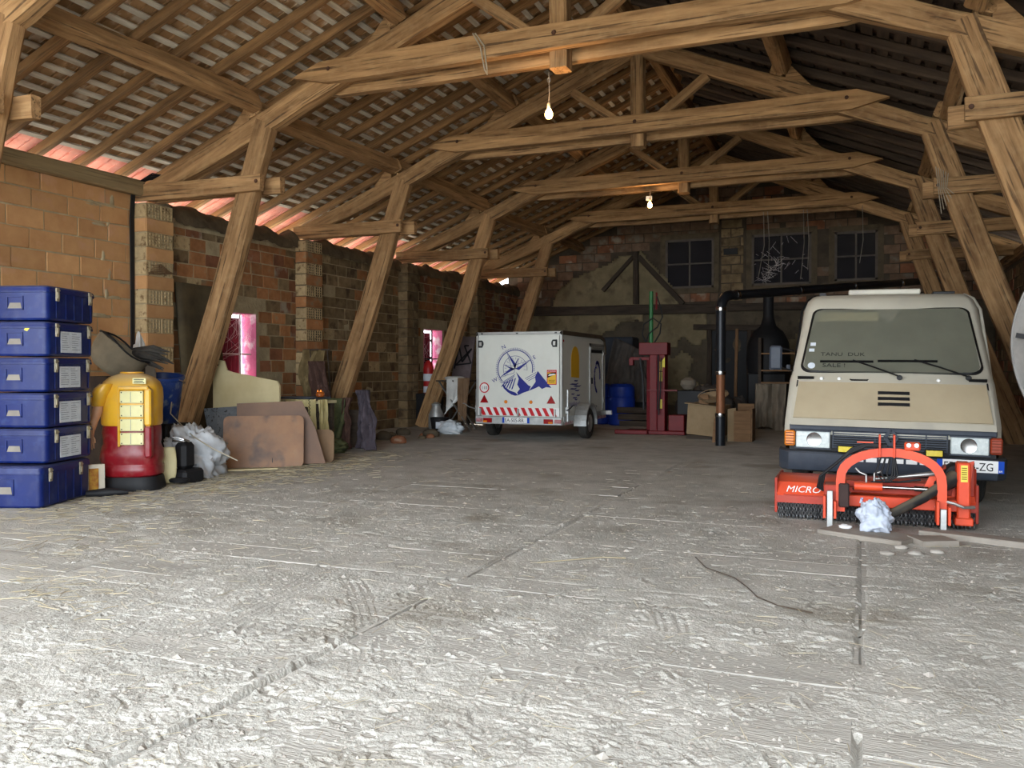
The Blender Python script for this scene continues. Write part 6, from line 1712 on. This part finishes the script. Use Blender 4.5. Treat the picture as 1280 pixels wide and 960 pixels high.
beam('post', (1.72, 7.0, 0), (1.72, 7.0, 2.2), .12, .12, W_DARK, o); beam('arm', (1.76, 7.0, 2.05), (1.24, 7.0, 2.05), .07, .07, W_DARK, o)

# ================================================================== bulbs and wires
WIRE = mat('wire', (120, 112, 100), (150, 140, 126))
GLOW = emit('lamp_glow', (255, 196, 110), 9)
def bulb(x, y, z, ztop, label, rad=.045, power=5):
    b = thing('light_bulb', label, 'light bulb', (x, y, z), 'hanging bulbs', world_=True)
    MB().lathe([(.001, -.055), (.03, -.048), (.045, -.02), (.045, .01), (.03, .045), (.018, .065)], (x, y, z), 16).build('glass', GLOW, b, smooth=60)
    MB().lathe([(.019, .062), (.022, .07), (.022, .12), (.012, .135)], (x, y, z), 14).build('socket', LATCH, b, smooth=40)
    MB().tube([(x, y, z+.13), (x+.006, y, (z+ztop)/2), (x, y, ztop)], .005, 6).build('wire', WIRE, b)
    l = bpy.data.objects.new('bulb_light', bpy.data.lights.new('bulb_light', 'POINT')); COL.objects.link(l)
    l.data.energy = power; l.data.color = (1, .62, .30); l.data.shadow_soft_size = .05; l.parent = b; l.location = (0, -.09, -.02)
    return b
bb_ = bulb(-3.33, 9.24, 4.21, 4.68, 'glowing bulb hanging under the big warm-lit truss')
MB().tube([(-3.33+.02*math.cos(a), 9.24, 4.60+.025*math.sin(a)) for a in [2*math.pi*k/12 for k in range(12)]], .004, 5, closed=True).build('hook', STEEL, bb_)
b2 = bulb(-3.84, 16.50, 4.50, 4.80, 'small glowing bulb under the third full truss, above the splitter')
MB().box(-3.92, -3.80, 16.50, 16.56, 4.60, 4.68).build('fitting', STEEL, b2)
# loops of rope and old wires
rp_ = MB()
for dx in (0, .05): rp_.tube([(-4.18+dx*.6, 9.0, 5.17), (-4.10+dx, 9.03, 5.02), (-4.04+dx*.6, 9.02, 4.74), (-4.05, 9.12, 4.72)], .009, 6)
rp_.tube([(-4.18, 9.0, 5.17), (-4.18, 9.5, 5.17)], .009, 6)
tag(rp_.build('rope', MATS['cord'], smooth=60), 'rope looped over the collar of the warm-lit truss', 'rope')
wlab = ['pair of thin wires hanging before the cobwebbed back window, left', 'pair of thin wires hanging before the cobwebbed back window, right', 'single thin wire hanging before the rightmost back window']
for k, (x, x2) in enumerate(((-2.06, -1.97), (-1.20, -1.12), (.02, .08))):
    w_ = MB().tube([(x, 20.1, 4.86), (x+.02, 20.1, 4.1), (x-.05 if k else x-.12, 20.1, 3.3 if k < 2 else 3.6)], .007, 5)
    if k < 2: w_.tube([(x2, 20.1, 4.86), (x2+.04, 20.1, 4.2), (x2+.02, 20.1, 3.5)], .007, 5)
    tag(w_.build('hanging_wire', WIRE, smooth=60), wlab[k], 'wire', 'wires hanging at the back')
o = MB()
for k in range(6):
    o.tube([(.92+k*.03, 12.75, 4.0-.02*k), (.95+k*.02, 12.72, 3.7), (.99+k*.03, 12.72, 3.36+.05*k)], .005, 5)
tag(o.build('frayed_string', MATS['cord']), 'frayed strings hanging from the right strut tie', 'string')
# black cables tied down the first pier
cb = MB()
for k in range(5):
    y = 8.93+k*.014
    cb.tube([(-9.05-.02*k, 9.35, 4.0), (-9.2-.02*k, 9.15, 4.02-.02*k), (WL+.05, y+.02, 3.82), (WL+.035, y, 3.4), (WL+.04, y+.01*math.sin(k), 2.4), (WL+.035, y, 1.2), (WL+.04, y, .4)], .011, 6)
tag(cb.build('cable_bundle', BLACK, smooth=60), 'bundle of black cables running down beside the first brick pier', 'cables')
wc = MB()
for k in range(8):
    wc.tube([(WL+.05, 9.02, 2.52-.02*k), (WL+.18+.01*k, 9.06, 2.72-.015*k), (WL+.27, 9.25, 2.76-.02*k), (WL+.28, 9.42+.01*k, 2.66)], .006, 5)
tag(wc.build('wire_coil', mat('rusty_wire', (92, 68, 46), (120, 92, 64)), smooth=60), 'rusty wire coil bent round the first brick pier', 'wire')
# stick and twig on the near floor
for k, (pts, lb) in enumerate(([(( -1.02, 5.75, .012), (-.90, 5.45, .016), (-.70, 5.25, .018), (-.60, 5.05, .018), (-.52, 4.85, .018), (-.40, 4.72, .016), (-.22, 4.66, .012)), 'thin curved twig on the floor left of the right seam'], [((-1.95, 5.2, .01), (-1.6, 5.5, .014), (-1.45, 5.55, .01)), 'pale straw stick on the middle of the floor'])):
    tag(MB().tube(pts, .0035, 6).build('twig', W_DARK if k == 0 else STRAW), lb, 'twig')
